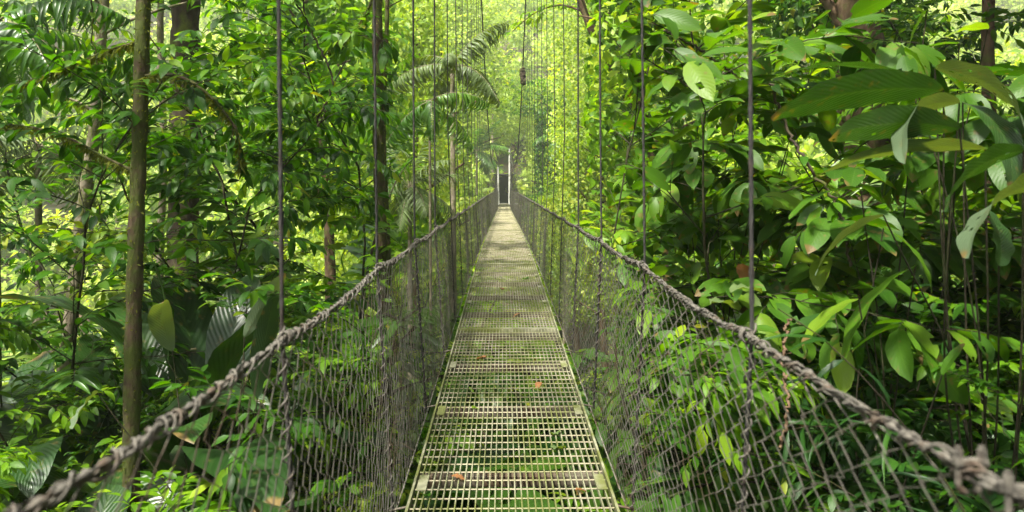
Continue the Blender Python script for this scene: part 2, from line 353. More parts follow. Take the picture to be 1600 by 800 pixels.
rng = np.random.default_rng(5)
PAN = 4.8; starts = [2.1 - PAN + PAN * k for k in range(17)]
for k, y0 in enumerate(starts):
    y1 = min(y0 + PAN, LEN + .3)
    if y1 <= y0: break
    mb = MB(); a, b = y0 + .012, y1 - .012
    ys = np.linspace(a, b, 7); xs = np.linspace(-HW + .03, HW - .03, 30)
    # bearing bars (flat steel on edge)
    for x in xs:
        x = x + rng.normal(0, .0012); z = deck_s(ys); hw = .0028; tt = rng.uniform(0, 1)
        v = np.concatenate([np.stack([np.full(7, x + sx * hw), ys, z - dz], 1) for sx, dz in ((-1, 0), (1, 0), (1, .022), (-1, .022))])
        q = [(e * 7 + s, e * 7 + s + 1, ((e + 1) % 4) * 7 + s + 1, ((e + 1) % 4) * 7 + s) for e in range(4) for s in range(6)]
        mb.add(v, q, tint=tt)
    pn = mb.obj('deck_panel', M_deck, bridge, False); mb = MB()
    # cross rods
    ry = np.arange(a + .06, b - .03, .1); z = deck_s(ry) - .012
    P = np.stack([np.stack([np.full(len(ry), sx * (HW - .01)), ry, z], 1) for sx in (-1, 1)], 1)
    tubes(mb, P, .0038, 4); mb.obj('cross_rods', M_rod, pn, False)
    mb = MB()
    # side angles and end bars
    for sx in (-1, 1):
        xx = sx * HW; z = deck_s(ys)
        v = np.concatenate([np.stack([np.full(7, xx + dx), ys, z + dz], 1) for dx, dz in ((-.006, .004), (.006, .004), (.006, -.045), (-.006, -.045))])
        q = [(e * 7 + s, e * 7 + s + 1, ((e + 1) % 4) * 7 + s + 1, ((e + 1) % 4) * 7 + s) for e in range(4) for s in range(6)]
        mb.add(v, q)
    for yy in (a + .009, b - .009):
        zz = float(deck_s(yy)); box(mb, (-HW + .01, yy - .009, zz - .03), (HW - .01, yy + .009, zz + .005))
    # corner fixing plates over the beams
    for yy in np.arange(y0 + 1.35, y1 - .3, 1.06):
        for sx in (-1, 1):
            zz = float(deck_s(yy)); c = sx * (HW - .042)
            box(mb, (c - .024, yy - .02, zz + .001), (c + .024, yy + .16, zz + .006), .9)
    mb.obj('panel_frame', M_deck, pn, False)
for k in range(72):
    y = 3.74 - 1.06 * 3 + 1.06 * k
    if y > LEN - .3: break
    mb = MB(); z = float(deck_s(y)) - .055
    box(mb, (-.505, y - .03, z - .055), (.505, y + .03, z)); mb.obj('crossbeam', M_beam, bridge, False)

# side nets: woven chain link, each wire a zigzag from rail to deck
def net(sx):
    mb = MB(); cw = .055
    n = int((LEN - 1 + 1.6) / cw); yy = -1.0 + np.arange(n) * cw; K = 36
    zt = rail_z(yy) - .008; zb = deck_s(yy) - .13; A, Bq = .047, .033      # long and short edge of the sagging diamonds
    r = np.random.default_rng(3 + sx); m = np.arange(K)
    fall = (m // 2) * (A + Bq) + (m % 2) * A
    ext = 1.0 - (m % 2)                                                   # 1 = far hook, 0 = near hook
    z = (zt + (A + Bq) - (np.arange(n) * Bq) % (A + Bq))[:, None] - fall[None] + r.normal(0, .003, (n, K)) + .01 * np.sin(yy * 3.1)[:, None]
    s = np.clip((zt[:, None] - z) / (zt - zb)[:, None], 0, 1); z = zt[:, None] * (1 - s) + zb[:, None] * s
    P = np.zeros((n, K, 3)); bulge = .03 * np.sin(yy * 1.7)[:, None] * np.sin(np.pi * s)
    P[:, :, 0] = sx * (XR + (XB - XR) * s + bulge) + r.normal(0, .002, (n, K)) + np.where(m % 2, .003, -.003)[None]
    P[:, :, 1] = yy[:, None] + (ext[None] - .5) * cw * 1.1 + .02 * np.sin(yy * 2.1)[:, None] * np.sin(np.pi * s) + r.normal(0, .0015, (n, K))
    P[:, :, 2] = z
    near = yy < 7
    tubes(mb, P[near], .0018, 6, tint=r.uniform(0, 1, near.sum())); tubes(mb, P[~near], .0016, 3)
    # selvedge wire along the foot
    ye = np.linspace(-1, LEN - .5, 160)
    tubes(mb, np.stack([np.full(160, sx * XB), ye, deck_s(ye) - .13], 1), .004, 5)
    return mb.obj('side_net', M_net, bridge)
net(-1); net(1)

def rail(sx):
    r = np.random.default_rng(11 + sx)
    ys = np.concatenate([np.arange(-.6, 14, .05), np.arange(14, LEN + .1, .3)])
    x = sx * (XR + .004 * np.sin(ys * 5)); z = rail_z(ys)
    P = np.stack([x, ys, z], 1)
    mb = MB(); near = ys < 9
    tubes(mb, P, .0086, 10, twist=60, lobes=5, lobe=.12)
    # second, thinner strand laced alongside
    a = ys * 17 + .6 * np.sin(ys * 3.3)
    P2 = P + np.stack([np.cos(a), 0 * a, np.sin(a)], 1) * .0105
    tubes(mb, P2, .0046, 6, twist=80, lobes=3, lobe=.15)
    rl = mb.obj('handrail_cable', M_rail, bridge)
    # lacing wire: irregular coils that tie the net's top to the cable
    mb = MB(); yk = []; ph = []; y = -.6; p = 0
    yy = np.arange(-.6, 16, .0035)
    rate = 2 * np.pi / .085 * (1 + .5 * np.sin(yy * 7.3 + sx) + .35 * np.sin(yy * 17.1))
    ph = np.cumsum(rate) * .0035
    rad = .0118 + .0035 * np.sin(yy * 29) * np.sin(yy * 4.3) + .0015 * np.sin(yy * 61)
    Pc = np.stack([sx * XR + np.cos(ph) * rad, yy, rail_z(yy) - .003 + np.sin(ph) * rad * 1.15], 1)
    tubes(mb, Pc, .0027, 5)
    ph2 = ph * .61 + 2; 
    Pc = np.stack([sx * XR + np.cos(ph2) * rad * 1.1, yy, rail_z(yy) - .004 + np.sin(ph2) * rad], 1)
    tubes(mb, Pc, .0023, 4)
    yy = np.arange(16, LEN - 1, .03); ph = yy * 90
    tubes(mb, np.stack([sx * XR + np.cos(ph) * .017, yy, rail_z(yy) + np.sin(ph) * .017], 1), .003, 3)
    mb.obj('lacing_wire', M_rail, rl)
    mb = MB(); ys = np.linspace(-3, LEN, 90)
    tubes(mb, np.stack([np.full(90, sx * XR), ys, cable_z(ys, sx)], 1), .02, 8)
    mb.obj('main_cable', M_hang, bridge)
    for k, y in enumerate(HY):
        mb = MB(); zt = float(cable_z(y, sx)); zb = float(deck_s(y)) - .08; n = 260 if k < 4 else 8
        zz = np.linspace(zb, zt, n); rr = float(rail_z(y))
        xx = sx * np.where(zz > rr, XR + .012, XB + (XR + .012 - XB) * (zz - zb) / (rr - zb))
        rad = .0066 if k < 4 else .0058 if k < 24 else .0042
        xx = xx + .004 * np.sin(zz * 1.3 + k)
        tubes(mb, np.stack([xx, np.full(n, y) + .004 * np.sin(zz * 1.7 + 2 * k), zz], 1), rad, 12 if k < 4 else 5, twist=110 if k < 4 else 0, lobes=4, lobe=.18 if k < 4 else 0)
        h = mb.obj('hanger', M_hang, bridge)
        if k < 20:
            mb = MB(); tubes(mb, np.array([[sx * (XB + .012), y, zb + .01], [sx * (HW - .02), y, zb + .035]]), .006, 6); mb.obj('tie_rod', M_beam, h)
        if k < 14:        # net wire wound on the hanger's lower part, and the tie at the rail
            mb = MB(); zz = np.linspace(zb + .02, rr + .03, 300 if k < 6 else 90); ph = zz * 85 + 2 * np.sin(zz * 9)
            xb = sx * (XB + (XR + .012 - XB) * (zz - zb) / (rr - zb))
            rd = .0105 + .004 * np.sin(zz * 23) ** 2
            tubes(mb, np.stack([xb + np.cos(ph) * rd, y + np.sin(ph) * rd, zz], 1), .0032, 4)
            for q in range(3):
                t = np.linspace(0, 2 * np.pi, 14); 
                tubes(mb, np.stack([sx * XR + np.cos(t) * .016, y + (q - 1) * .008 + .004 * np.sin(t), rr - .002 + np.sin(t) * .019], 1), .0034, 5)
            mb.obj('tie', M_rail, h)
    return rl
rails = {sx: rail(sx) for sx in (-1, 1)}

def bolt_head(mb, c, r, h, n=6):
    a = np.arange(n) / n * 2 * np.pi
    v = [(c[0] + r * math.cos(t), c[1] + r * math.sin(t), c[2] + z) for z in (0, h) for t in a]
    q = [(i, (i + 1) % n, n + (i + 1) % n, n + i) for i in range(n)]
    mb.add(v, q); mb.T.append(np.array([(n, n + i, n + i + 1) for i in range(1, n - 1)]) + mb.n - 2 * n)
for y in (.90, 1.0):                      # cable clips on the near right rail
    mb = MB(); z = float(rail_z(y)); x = XR
    box(mb, (x - .023, y - .007, z + .008), (x + .023, y + .007, z + .015))
    for s in (-1, 1):
        t = np.linspace(z - .02, z + .034, 5)
        tubes(mb, np.stack([np.full(5, x + s * .017), np.full(5, y), t], 1), .0045, 8)
        bolt_head(mb, (x + s * .017, y, z + .015), .0072, .007); bolt_head(mb, (x + s * .017, y, z + .023), .0066, .005)
    t = np.linspace(0, np.pi, 10)
    tubes(mb, np.stack([x - np.cos(t) * .017, np.full(10, y), z - .02 - np.sin(t) * .012], 1), .0045, 8)
    mb.obj('cable_clip', M_rail, bridge, False)

# far towers
for sx in (-1, 1):
    mb = MB()
    zt = 4.9 + sx; n = 12; zz = np.linspace(-.5, zt, n)
    tubes(mb, np.stack([np.full(n, sx * .62), np.full(n, LEN - .3), zz], 1), np.linspace(.16, .08, n), 12)
    tw = mb.obj('tower_post', M_post, bridge)
    mb = MB(); t = np.linspace(0, 1, 8)
    tubes(mb, np.stack([sx * (XR + .02 + t * 1.1), LEN + .1 + t * 9, zt + .2 - t * (zt + .8)], 1), .03, 6); mb.obj('back_stay', M_post, tw)
mb = MB(); box(mb, (-1.5, LEN + .35, -.8), (1.5, LEN + 1.5, deck_s(LEN) - .01)); tag(mb.obj('landing', M_conc, None, False), 'pale concrete landing at the far end of the footbridge', 'landing', kind='structure')
mb = MB(); box(mb, (-1.2, -4.5, -.9), (1.2, -2.8, 0.0)); tag(mb.obj('near_landing', M_conc, None, False), 'concrete landing behind the camera', 'landing', kind='structure')
g = thing('shade_box', (0, LEN + 1.6, -.1), 'added dark box standing in for the shaded forest opening at the far end of the footbridge', 'shade_box')  # added box, gives the dark of the shaded path opening among the trees
def part(nm, lo, hi, m=None): b = MB(); box(b, lo, hi); return b.obj(nm, m or M_shade, g, False)
part('side_wall', (-.95, 0, 0), (-.86, 4.5, 3.2)); part('side_wall', (.86, 0, 0), (.95, 4.5, 3.2)); part('back_wall', (-.86, 4.41, 0), (.86, 4.5, 3.2))
part('roof', (-1.15, -.4, 3.2), (1.15, 4.7, 3.32)); part('floor', (-.86, .02, .0), (.86, 4.41, .03))
for s_ in (-1, 1): part('front_panel', (min(s_ * .86, s_ * .5), -.02, 0), (max(s_ * .86, s_ * .5), .04, 3.2))

# ------------------------------------------------------------------ plant builders (each returns stem mesh, leaf mesh)
UP = np.array([0, 0, 1.])
def leafy_branches(rng, st, lf, br, ln_tw, n_tw, n_lf, L, W, kind, droop, jit, r0=.008, s0=.15, rows=(.0, .22, .5, .78, 1.), cols=3, wave=0, twr=.0025, lean=(0, 0, 0)):
    """br: (B,K,3) branches; twigs on the branches, leaves on the twigs"""
    B = len(br); tubes(st, br, r0 * np.linspace(1, .35, br.shape[1])[None] * np.ones((B, 1)), 5)
    b = np.repeat(np.arange(B), n_tw); s = np.tile(np.linspace(s0, 1, n_tw), B) + rng.uniform(-.04, .04, B * n_tw)
    P, T = samp(br, b, s); sgn = np.where(np.arange(len(b)) % 2, 1, -1) * rng.uniform(.5, 1.1, len(b))
    D = rotz(T, sgn); D[:, 2] += rng.normal(.05, .25, len(b))
    tw = curve(rng, P, D, ln_tw * rng.uniform(.6, 1.25, len(b)) * (1.1 - .5 * s), 5, droop, .1)
    tubes(st, tw, twr * np.linspace(1, .5, 5)[None] * np.ones((len(b), 1)), 3)
    c = np.repeat(np.arange(len(b)), n_lf); q = np.tile(np.linspace(.12, 1, n_lf), len(b))
    P, T = samp(tw, c, q); sg = np.where(np.arange(len(c)) % 2, 1, -1) * rng.uniform(.55, 1.0, len(c)) * np.where(q > .97, .1, 1)
    D = rotz(T, sg); D[:, 2] -= rng.uniform(-.1, .5, len(c)); N = UP + rng.normal(0, jit, (len(c), 3)) + np.array(lean)
    sz = rng.uniform(.65, 1.2, len(c))
    leaves(lf, P, D, N, L * sz, W * sz, kind, droop=rng.uniform(.1, .6, len(c)), fold=.22, rng=rng, rows=rows, cols=cols, wave=wave,
           tint=np.clip(rng.normal(.45, .2, len(c)) + .1 * rng.normal(0, 1, B)[b[c]], 0, 1))

def sapling(seed, H=4, rt=.03, t0=.15, nb=16, Lb=1.2, ntw=9, nlf=7, Ltw=.45, L=.15, W=.033, kind='ell', elev=.5, droop=.35, jit=.35, trunkK=14, shape='col', path=None, cols=3, wave=0):
    rng = np.random.default_rng(seed); st, lf = MB(), MB()
    if path is None: tr = curve(rng, np.zeros((1, 3)), np.array([[rng.normal(0, .3), rng.normal(0, .3), 1]]), H, trunkK, -.18, .15)
    else: tr = np.asarray(path)[None]
    K = tr.shape[1]
    tubes(st, tr, (rt * .8 * np.linspace(1, .35, K) * (1 + .12 * np.sin(np.arange(K) * 1.7)))[None], 9)
    t = np.sort(rng.uniform(t0, 1, nb)); az = np.arange(nb) * 2.4 + rng.uniform(0, 6)
    P, _ = samp(tr, np.zeros(nb, int), t)
    el = elev + rng.normal(0, .2, nb)
    D = np.stack([np.cos(az) * np.cos(el), np.sin(az) * np.cos(el), np.sin(el)], 1)
    u = (t - t0) / (1 - t0); sh = {'col': .55 + .6 * np.sin(np.pi * u ** .8), 'umb': .5 + .8 * u, 'cone': 1.25 - .8 * u, 'round': .6 + .7 * np.sin(np.pi * (.1 + .8 * u))}[shape]
    br = curve(rng, P, D, Lb * sh * rng.uniform(.8, 1.2, nb), 8, droop * 1.5, .1)
    leafy_branches(rng, st, lf, br, Ltw, ntw, nlf, L, W, kind, droop, jit, r0=max(.004, rt * .3), cols=cols, wave=wave, rows=(0, .1, .25, .4, .55, .7, .85, 1.) if cols > 3 else (.0, .22, .5, .78, 1.))
    if cols > 3: punch(lf, rng, .035)      # insect holes
    return st, lf

def palm(seed, H=4, rt=.06, nf=12, Lf=1.8, nl=34, Ll=.42, Wl=.014, elev=(1.1, -.1), droop=1.6, hang=.5, lean=(0, 0)):
    rng = np.random.default_rng(seed); st, lf = MB(), MB()
    K = 26; z = np.linspace(0, H, K); tr = np.stack([lean[0] * (z / H) ** 1.5, lean[1] * (z / H) ** 1.5, z], 1)
    if H > .3: tubes(st, tr, rt * (1 - .25 * z / H) * (1 + .06 * (np.arange(K) % 2)), 10)
    az = np.arange(nf) * 2.4 + rng.uniform(-.2, .2, nf); el = np.linspace(elev[0], elev[1], nf) + rng.normal(0, .1, nf)
    D = np.stack([np.cos(az) * np.cos(el), np.sin(az) * np.cos(el), np.sin(el)], 1)
    P = np.tile(tr[-1] + [0, 0, -.02], (nf, 1))
    ra = curve(rng, P, D, Lf * rng.uniform(.85, 1.1, nf), 14, droop, .025)
    tubes(st, ra, .012 * np.linspace(1, .2, 14)[None] * np.ones((nf, 1)) * Lf / 1.8, 5)
    for sg in (-1, 1):
        b = np.repeat(np.arange(nf), nl); s = np.tile(np.linspace(.14, .99, nl), nf); P, T = samp(ra, b, s)
        S = nrm(np.cross(T, UP)) * sg; N = nrm(np.cross(S, T) * sg)
        D = nrm(S * 1.0 + T * (.45 + .8 * s ** 2)[:, None] + UP * -.15 * hang + N * .15 + rng.normal(0, .06, (len(b), 3)))
        ll = Ll * np.sin(np.pi * (.12 + .83 * s)) ** .7 * rng.uniform(.9, 1.08, len(b))
        leaves(lf, P, D, N + rng.normal(0, .2, (len(b), 3)), ll, Wl, 'blade', droop=hang * rng.uniform(.7, 1.3, len(b)), fold=.35, rng=rng, tint=np.clip(rng.normal(.5, .12, len(b)) + rng.normal(0, .15, nf)[b], 0, 1), rows=(0, .12, .4, .7, 1.))
    return st, lf

def clump(seed, n=9, Lp=.6, L=.8, W=.14, el=(.8, 1.45), bend=(.4, 1.3), spread=.12, kind='oval', azr=(0, 6.283), holes=0.0):
    rng = np.random.default_rng(seed); st, lf = MB(), MB()
    az = azr[0] + (np.arange(n) * 2.4 % 6.283) / 6.283 * (azr[1] - azr[0]) + rng.uniform(-.2, .2, n); e = rng.uniform(*el, n)
    D = np.stack([np.cos(az) * np.cos(e), np.sin(az) * np.cos(e), np.sin(e)], 1)
    P = np.stack([np.cos(az), np.sin(az), 0 * az], 1) * spread * rng.uniform(.3, 1, (n, 1))
    pe = curve(rng, P, D, Lp * rng.uniform(.6, 1.3, n), 8, .25, .03)
    tubes(st, pe, .009 * np.linspace(1, .6, 8)[None] * np.ones((n, 1)), 6)
    T = nrm(pe[:, -1] - pe[:, -2]); H = np.stack([np.cos(az), np.sin(az), 0 * az], 1)
    N = nrm(UP * 1.0 - H * .4 + rng.normal(0, .3, (n, 3)))
    sz = rng.uniform(.7, 1.2, n)
    rows = tuple(np.linspace(0, 1, 17))
    leaves(lf, pe[:, -1], T, N, L * sz, W * sz, kind, droop=rng.uniform(*bend, n), fold=.18, rng=rng, rows=rows, cols=9, wave=.07, tint=rng.uniform(.1, 1, n))
    if holes: punch(lf, rng, holes)
    return st, lf
def punch(lf, rng, frac):
    Q = lf.Q[-1]; lf.Q[-1] = Q[rng.uniform(0, 1, len(Q)) > frac]

def crown_blobs(rng, lf, centres, radii, n, s, kind='ell', flat=.75):
    """leaf clumps over lumpy volumes, for distant crowns"""
    for c, r, k in zip(centres, radii, n):
        d = nrm(rng.normal(0, 1, (k, 3))); ra = r * (1 - .45 * rng.uniform(0, 1, k) ** 2.2) * (1 + .22 * np.sin(d[:, 0] * 5 + c[0]) * np.sin(d[:, 1] * 5 + c[1]) + .15 * np.sin(d[:, 2] * 7 + c[2]))
        P = c + d * ra[:, None] * np.array([1, 1, flat])
        D = nrm(rng.normal(0, 1, (k, 3)) + d * .5 + np.array([0, 0, -.3])); N = nrm(d + UP * .8 + rng.normal(0, .4, (k, 3)))
        sz = s * rng.uniform(.6, 1.3, k)
        leaves(lf, P, D, N, sz, sz * .32, kind, droop=.3, fold=.2, rng=rng, rows=(0, .4, 1.), cols=3, tint=np.clip(rng.normal(.5, .2, k) + .12 * rng.normal(), 0, 1))

def big_tree(seed, H=10, rt=.18, cr=3, nblob=9, nper=700, s=.28, t0=.45, path=None):
    rng = np.random.default_rng(seed); st, lf = MB(), MB()
    tr = curve(rng, np.zeros((1, 3)), np.array([[0, 0, 1.]]), H * .92, 12, -.1, .04) if path is None else np.asarray(path)[None]
    tubes(st, tr, rt * np.linspace(1, .3, tr.shape[1])[None], 10)
    t = np.linspace(t0, 1, nblob); P, _ = samp(tr, np.zeros(nblob, int), t); az = np.arange(nblob) * 2.4
    ln_ = cr * (1 - .65 * (t - t0) / (1 - t0)) * rng.uniform(.5, .85, nblob)
    D = np.stack([np.cos(az), np.sin(az), np.full(nblob, .55)], 1)
    br = curve(rng, P, D, ln_, 6, .1, .1); tubes(st, br, rt * .3 * np.linspace(1, .4, 6)[None] * np.ones((nblob, 1)), 6)
    crown_blobs(rng, lf, br[:, -1], cr * rng.uniform(.38, .55, nblob), [nper] * nblob, s)
    return st, lf

PROTO = {}
def emit(mb, name, mat, parent):
    """link one mesh of a plant, without what would grow into the walkway"""
    c = mb.culled(np.array(parent.matrix_basis), in_walk); c = c or mb
    return c.obj(name, mat, parent) if sum(map(len, c.Q)) else None
def in_walk(W):
    x, y, z = W.T; top = np.where(y < 8, 4.8, np.where(y < 42, 9, 6.6))
    wide = .8 + .5 * sst(5, 9, y) + .8 * sst(9, 22, y) * (z > 1.2)
    return (np.abs(x) < wide) & (y > -2) & (y < 80) & (z > deck_s(y) - .35) & (z < top) | (x ** 2 + y ** 2 + (z - 1.5) ** 2 < 1.4)
def proto(key, fn, lmat, smat):
    if key not in PROTO:
        st, lf = fn(); PROTO[key] = (st.mesh(key + '_stem', smat) if st.n else None, lf.mesh(key + '_leaves', lmat), st, lf)
    return PROTO[key]
def plant(name, key, loc, label, cat, rz=0, sc=1.0, group=None, stem='stem', crown='foliage', tilt=(0, 0)):
    o = thing(name, loc, label, cat, group, R(rz), sc); o.rotation_euler = (R(tilt[0]), R(tilt[1]), R(rz))
    s, l, ms, ml = PROTO[key]; M = np.array(o.matrix_basis)
    for nm, me, src in ((stem, s, ms), (crown, l, ml)):
        if me is None: continue
        c = src.culled(M, in_walk) if name != 'rainforest_tree' or nm != 'trunk' else None
        link(nm, me if c is None else c.mesh(me.name, me.materials[0]), o)
    return o
def grd(px, d, dz=-.03, py=None):
    p = at(px, 296, d); p[2] = float(terr(p[0], p[1])) + dz; return p

# ------------------------------------------------------------------ ground cover and far hillside (nobody could count these)
rng = np.random.default_rng(77)
mb = MB(); n = 19000
px_ = rng.uniform(-13, 13, n); py_ = 1 + 33 * rng.uniform(0, 1, n) ** 1.3
P0 = np.stack([px_, py_, terr(px_, py_)], 1); m = 4
P0 = np.repeat(P0, m, 0); k = len(P0)
az = rng.uniform(0, 6.283, k); el = rng.uniform(.2, 1.2, k); st_ = rng.uniform(.05, .75, k)
D0 = np.stack([np.cos(az) * np.cos(el), np.sin(az) * np.cos(el), np.sin(el)], 1)
Pt = P0 + D0 * st_[:, None] * .5 + UP * st_[:, None] * .6
Dl = nrm(D0 * np.array([1, 1, .1]) + rng.normal(0, .2, (k, 3)))
L_ = rng.uniform(.09, .24, k); leaves(mb, Pt, Dl, UP + rng.normal(0, .35, (k, 3)), L_, L_ * rng.uniform(.16, .3, k), 'ell', droop=.4, rng=rng)
tag(mb.obj('undergrowth', G['lit']), 'low leafy ground cover over the ravine banks below the footbridge', 'undergrowth', kind='stuff')  # lit leaf colour brightens the foliage below the deck

mb = MB(); rng = np.random.default_rng(78)
cs = []; 
while len(cs) < 560:
    y = rng.uniform(36, 175) if len(cs) > 200 else rng.uniform(36, 90); x = rng.uniform(-.95, .85) * (y + 5)
    if abs(x) < 4.0 and y < 90: continue
    if y < 62 and abs(x) < 6: continue
    if all((x - c[0]) ** 2 + (y - c[1]) ** 2 > (3.6 + y * .012) ** 2 for c in cs): cs.append((x, y))
for x, y in cs:
    r = rng.uniform(2.2, 4.0) * (1 + (y - 70) * .004); z = float(terr(x, y)) + r * rng.uniform(.5, 1.6)
    near = math.hypot(x, y) < 110
    crown_blobs(rng, mb, [np.array([x, y, z])] + [np.array([x, y, z]) + rng.normal(0, r * .55, 3) for _ in range(2)], [r, r * .6, r * .6], [420, 200, 200] if near else [300, 110, 110], .75 if near else .95)
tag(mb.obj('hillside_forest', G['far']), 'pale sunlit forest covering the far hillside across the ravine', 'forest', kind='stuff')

# ------------------------------------------------------------------ plant kinds
def P_(key, fn, lm, sm='stem'): proto(key, fn, G[lm], B_[sm])
P_('sapling_a', lambda: sapling(1, 4.6, .019, .12, 22, 1.15, 10, 7, .42, .15, .03, shape='col'), 'mid')
P_('sapling_b', lambda: sapling(2, 4.2, .017, .15, 20, 1.25, 9, 7, .45, .17, .038, shape='umb', jit=.45), 'lit')
P_('sapling_c', lambda: sapling(3, 3.6, .015, .05, 20, 1.0, 9, 8, .36, .12, .028, shape='round'), 'mid')
P_('sapling_d', lambda: sapling(4, 3.0, .014, .03, 20, .9, 8, 8, .32, .13, .03, shape='cone'), 'lit')
P_('dark_a', lambda: sapling(5, 3.0, .014, .03, 20, .95, 8, 7, .34, .16, .036, shape='round'), 'dark')
P_('broad_a', lambda: sapling(6, 3.6, .013, .0, 26, .95, 8, 6, .34, .20, .042, shape='round', jit=.35, kind='oval', cols=5, wave=.05), 'broad')
P_('broad_b', lambda: sapling(7, 3.0, .012, .0, 24, .9, 7, 6, .34, .225, .047, shape='umb', jit=.4, kind='oval', cols=5, wave=.05), 'broad')
P_('fine_a', lambda: sapling(8, 3.2, .02, .06, 26, .95, 11, 9, .3, .085, .02, shape='round', jit=.5), 'yel')
P_('palmlet', lambda: palm(10, .25, .03, 11, 1.15, 30, .30, .012, elev=(1.2, .2), droop=1.3, hang=.4), 'palm')
P_('palm_mid', lambda: palm(11, .3, .05, 15, 1.9, 38, .5, .015, elev=(1.2, -.2), droop=1.3, hang=.9), 'palm')
P_('clump_a', lambda: clump(20, 12, .55, .75, .12), 'giant')
P_('clump_b', lambda: clump(21, 10, .75, .95, .15, el=(1.0, 1.5), bend=(.3, 1.0)), 'giant')
P_('clump_c', lambda: clump(22, 14, .35, .5, .085), 'dark')
P_('tree_a', lambda: big_tree(30, 10, .16, 3.0, 10, 650, .26), 'mid', 'brown')
P_('tree_b', lambda: big_tree(31, 11, .15, 2.8, 10, 600, .24), 'lit', 'brown')
P_('tree_c', lambda: big_tree(32, 9, .14, 3.2, 10, 700, .24, t0=.35), 'yel', 'brown')
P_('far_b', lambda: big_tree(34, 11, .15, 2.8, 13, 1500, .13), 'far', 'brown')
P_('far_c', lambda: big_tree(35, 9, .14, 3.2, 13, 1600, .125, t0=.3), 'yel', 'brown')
P_('far_d', lambda: big_tree(36, 10, .16, 2.6, 12, 1800, .13, t0=.3), 'mid', 'dark')
P_('tree_d', lambda: big_tree(33, 10, .16, 2.6, 9, 800, .26, t0=.3), 'dark', 'dark')

def put(key, px, d, label, cat='sapling', top=None, sc=1.0, rz=0, name=None, group=None, H=None, **k):
    """stand a plant on the ground at pixel column px, d metres off; top = pixel row its top reaches"""
    p = grd(px, d)
    if top is not None:
        zt = at(px, top, d)[2]; h = {'sapling_a': 4.7, 'sapling_b': 4.5, 'sapling_c': 3.8, 'sapling_d': 3.2, 'dark_a': 3.2, 'broad_a': 3.8, 'broad_b': 3.2, 'fine_a': 3.4,
              'tree_a': 10.5, 'far_b': 11.3, 'far_c': 9.5, 'far_d': 10.5, 'palm_grey': 1.7, 'tree_b': 11.3, 'tree_c': 9.5, 'tree_d': 10.5, 'palmlet': 1.0, 'palm_mid': 1.6, 'clump_a': 1.15, 'clump_b': 1.5, 'clump_c': .75}[key]
        sc = (zt - p[2]) / h
    name = name or {'sapling': 'leafy_sapling', 'shrub': 'broad_leaved_shrub', 'tree': 'rainforest_tree', 'palm': 'understory_palm', 'plant': 'large_leaved_plant'}[cat]
    st = {'tree': ('trunk', 'crown'), 'palm': ('trunk', 'fronds')}.get(cat, ('stem', 'foliage'))
    return plant(name, key, p, label, cat, rz, sc, group, *st, **k)

# ---- left side, near to far
put('sapling_c', 10, 5.6, 'sapling with dark oval leaves reaching up in the upper left corner', top=-60, rz=20)
put('sapling_a', 330, 5.6, 'dense leafy sapling between the slim mossy trunk and the thick dark trunk', top=-40, rz=80)
put('sapling_a', 455, 6.4, 'tall leafy sapling crossed by the nearest left hanger', top=-80, rz=200)
put('sapling_b', 520, 5.6, 'bright leafy sapling just left of the straight slender trunk', top=180, rz=140)
put('sapling_c', 400, 5.0, 'low bushy sapling above the left rail beside the nearest hanger', top=270, rz=10)
put('sapling_c', 300, 7.0, 'bushy sapling at the foot of the thick dark trunk on the left', top=170, rz=250)
put('sapling_a', 540, 9.0, 'tall thin-leaved sapling behind the straight slender trunk', top=-60, rz=300)
put('sapling_d', 20, 4.4, 'shrub with dark hanging leaves at the left edge of the view', 'shrub', top=300, rz=70)
put('sapling_d', 20, 3.7, 'dark shrub in the lower left corner below the leaning trunk', 'shrub', top=560, rz=160)
put('sapling_d', 470, 5.0, 'shrub seen through the left net below the nearest hanger', 'shrub', top=430, rz=210)
put('sapling_c', 560, 6.6, 'shrub seen through the left net at the foot of the straight slender trunk', 'shrub', top=370, rz=110)
put('clump_a', 75, 4.8, 'clump of long dark arching leaves at the far left beside the slim mossy trunk', 'plant', top=440, rz=0)
put('clump_b', 300, 4.9, 'clump of upright dark paddle leaves right of the slim mossy trunk', 'plant', top=400, rz=130)
put('clump_a', 385, 4.4, 'clump of tall erect green leaves with grey sheen below the left rail', 'plant', top=430, rz=250)
put('clump_a', 110, 3.4, 'low clump of wide glossy leaves at the foot of the slim mossy trunk', 'plant', top=650, rz=60)
put('clump_c', 440, 2.9, 'small dark rosette of leaves low behind the left net', 'plant', top=650, rz=60)
put('palmlet', 120, 6.0, 'small understory palm with thin fingers behind the slim mossy trunk', 'palm', top=440, rz=20)
put('sapling_b', 652, 14, 'light leafy sapling in front of the grey-trunked palm', top=0, rz=75)
put('palm_mid', 545, 8.5, 'dark spreading palm behind the second left hanger', 'palm', top=210, rz=100)
# ---- left, mid distance
put('tree_b', 520, 15, 'bright green tree rising left of the silvery palm', 'tree', top=-160, rz=0)
put('far_b', 640, 24, 'slender bright tree beyond the silvery palm', 'tree', top=-60, rz=120)
put('sapling_b', 585, 15, 'leafy sapling below the silvery palm beside the left net', top=260, rz=120)
put('sapling_d', 690, 15, 'leafy shrub touching the left net beyond the palm trunk', 'shrub', top=290, rz=10)
put('far_c', 600, 33, 'yellow-green tree crown above the left rail', 'tree', top=130, rz=190)
put('far_c', 690, 46, 'pale yellow-green tree near the far half of the bridge, left side', 'tree', top=60, rz=15)
put('far_b', 722, 64, 'tall pale tree close to the left tower post', 'tree', top=-30, rz=15)
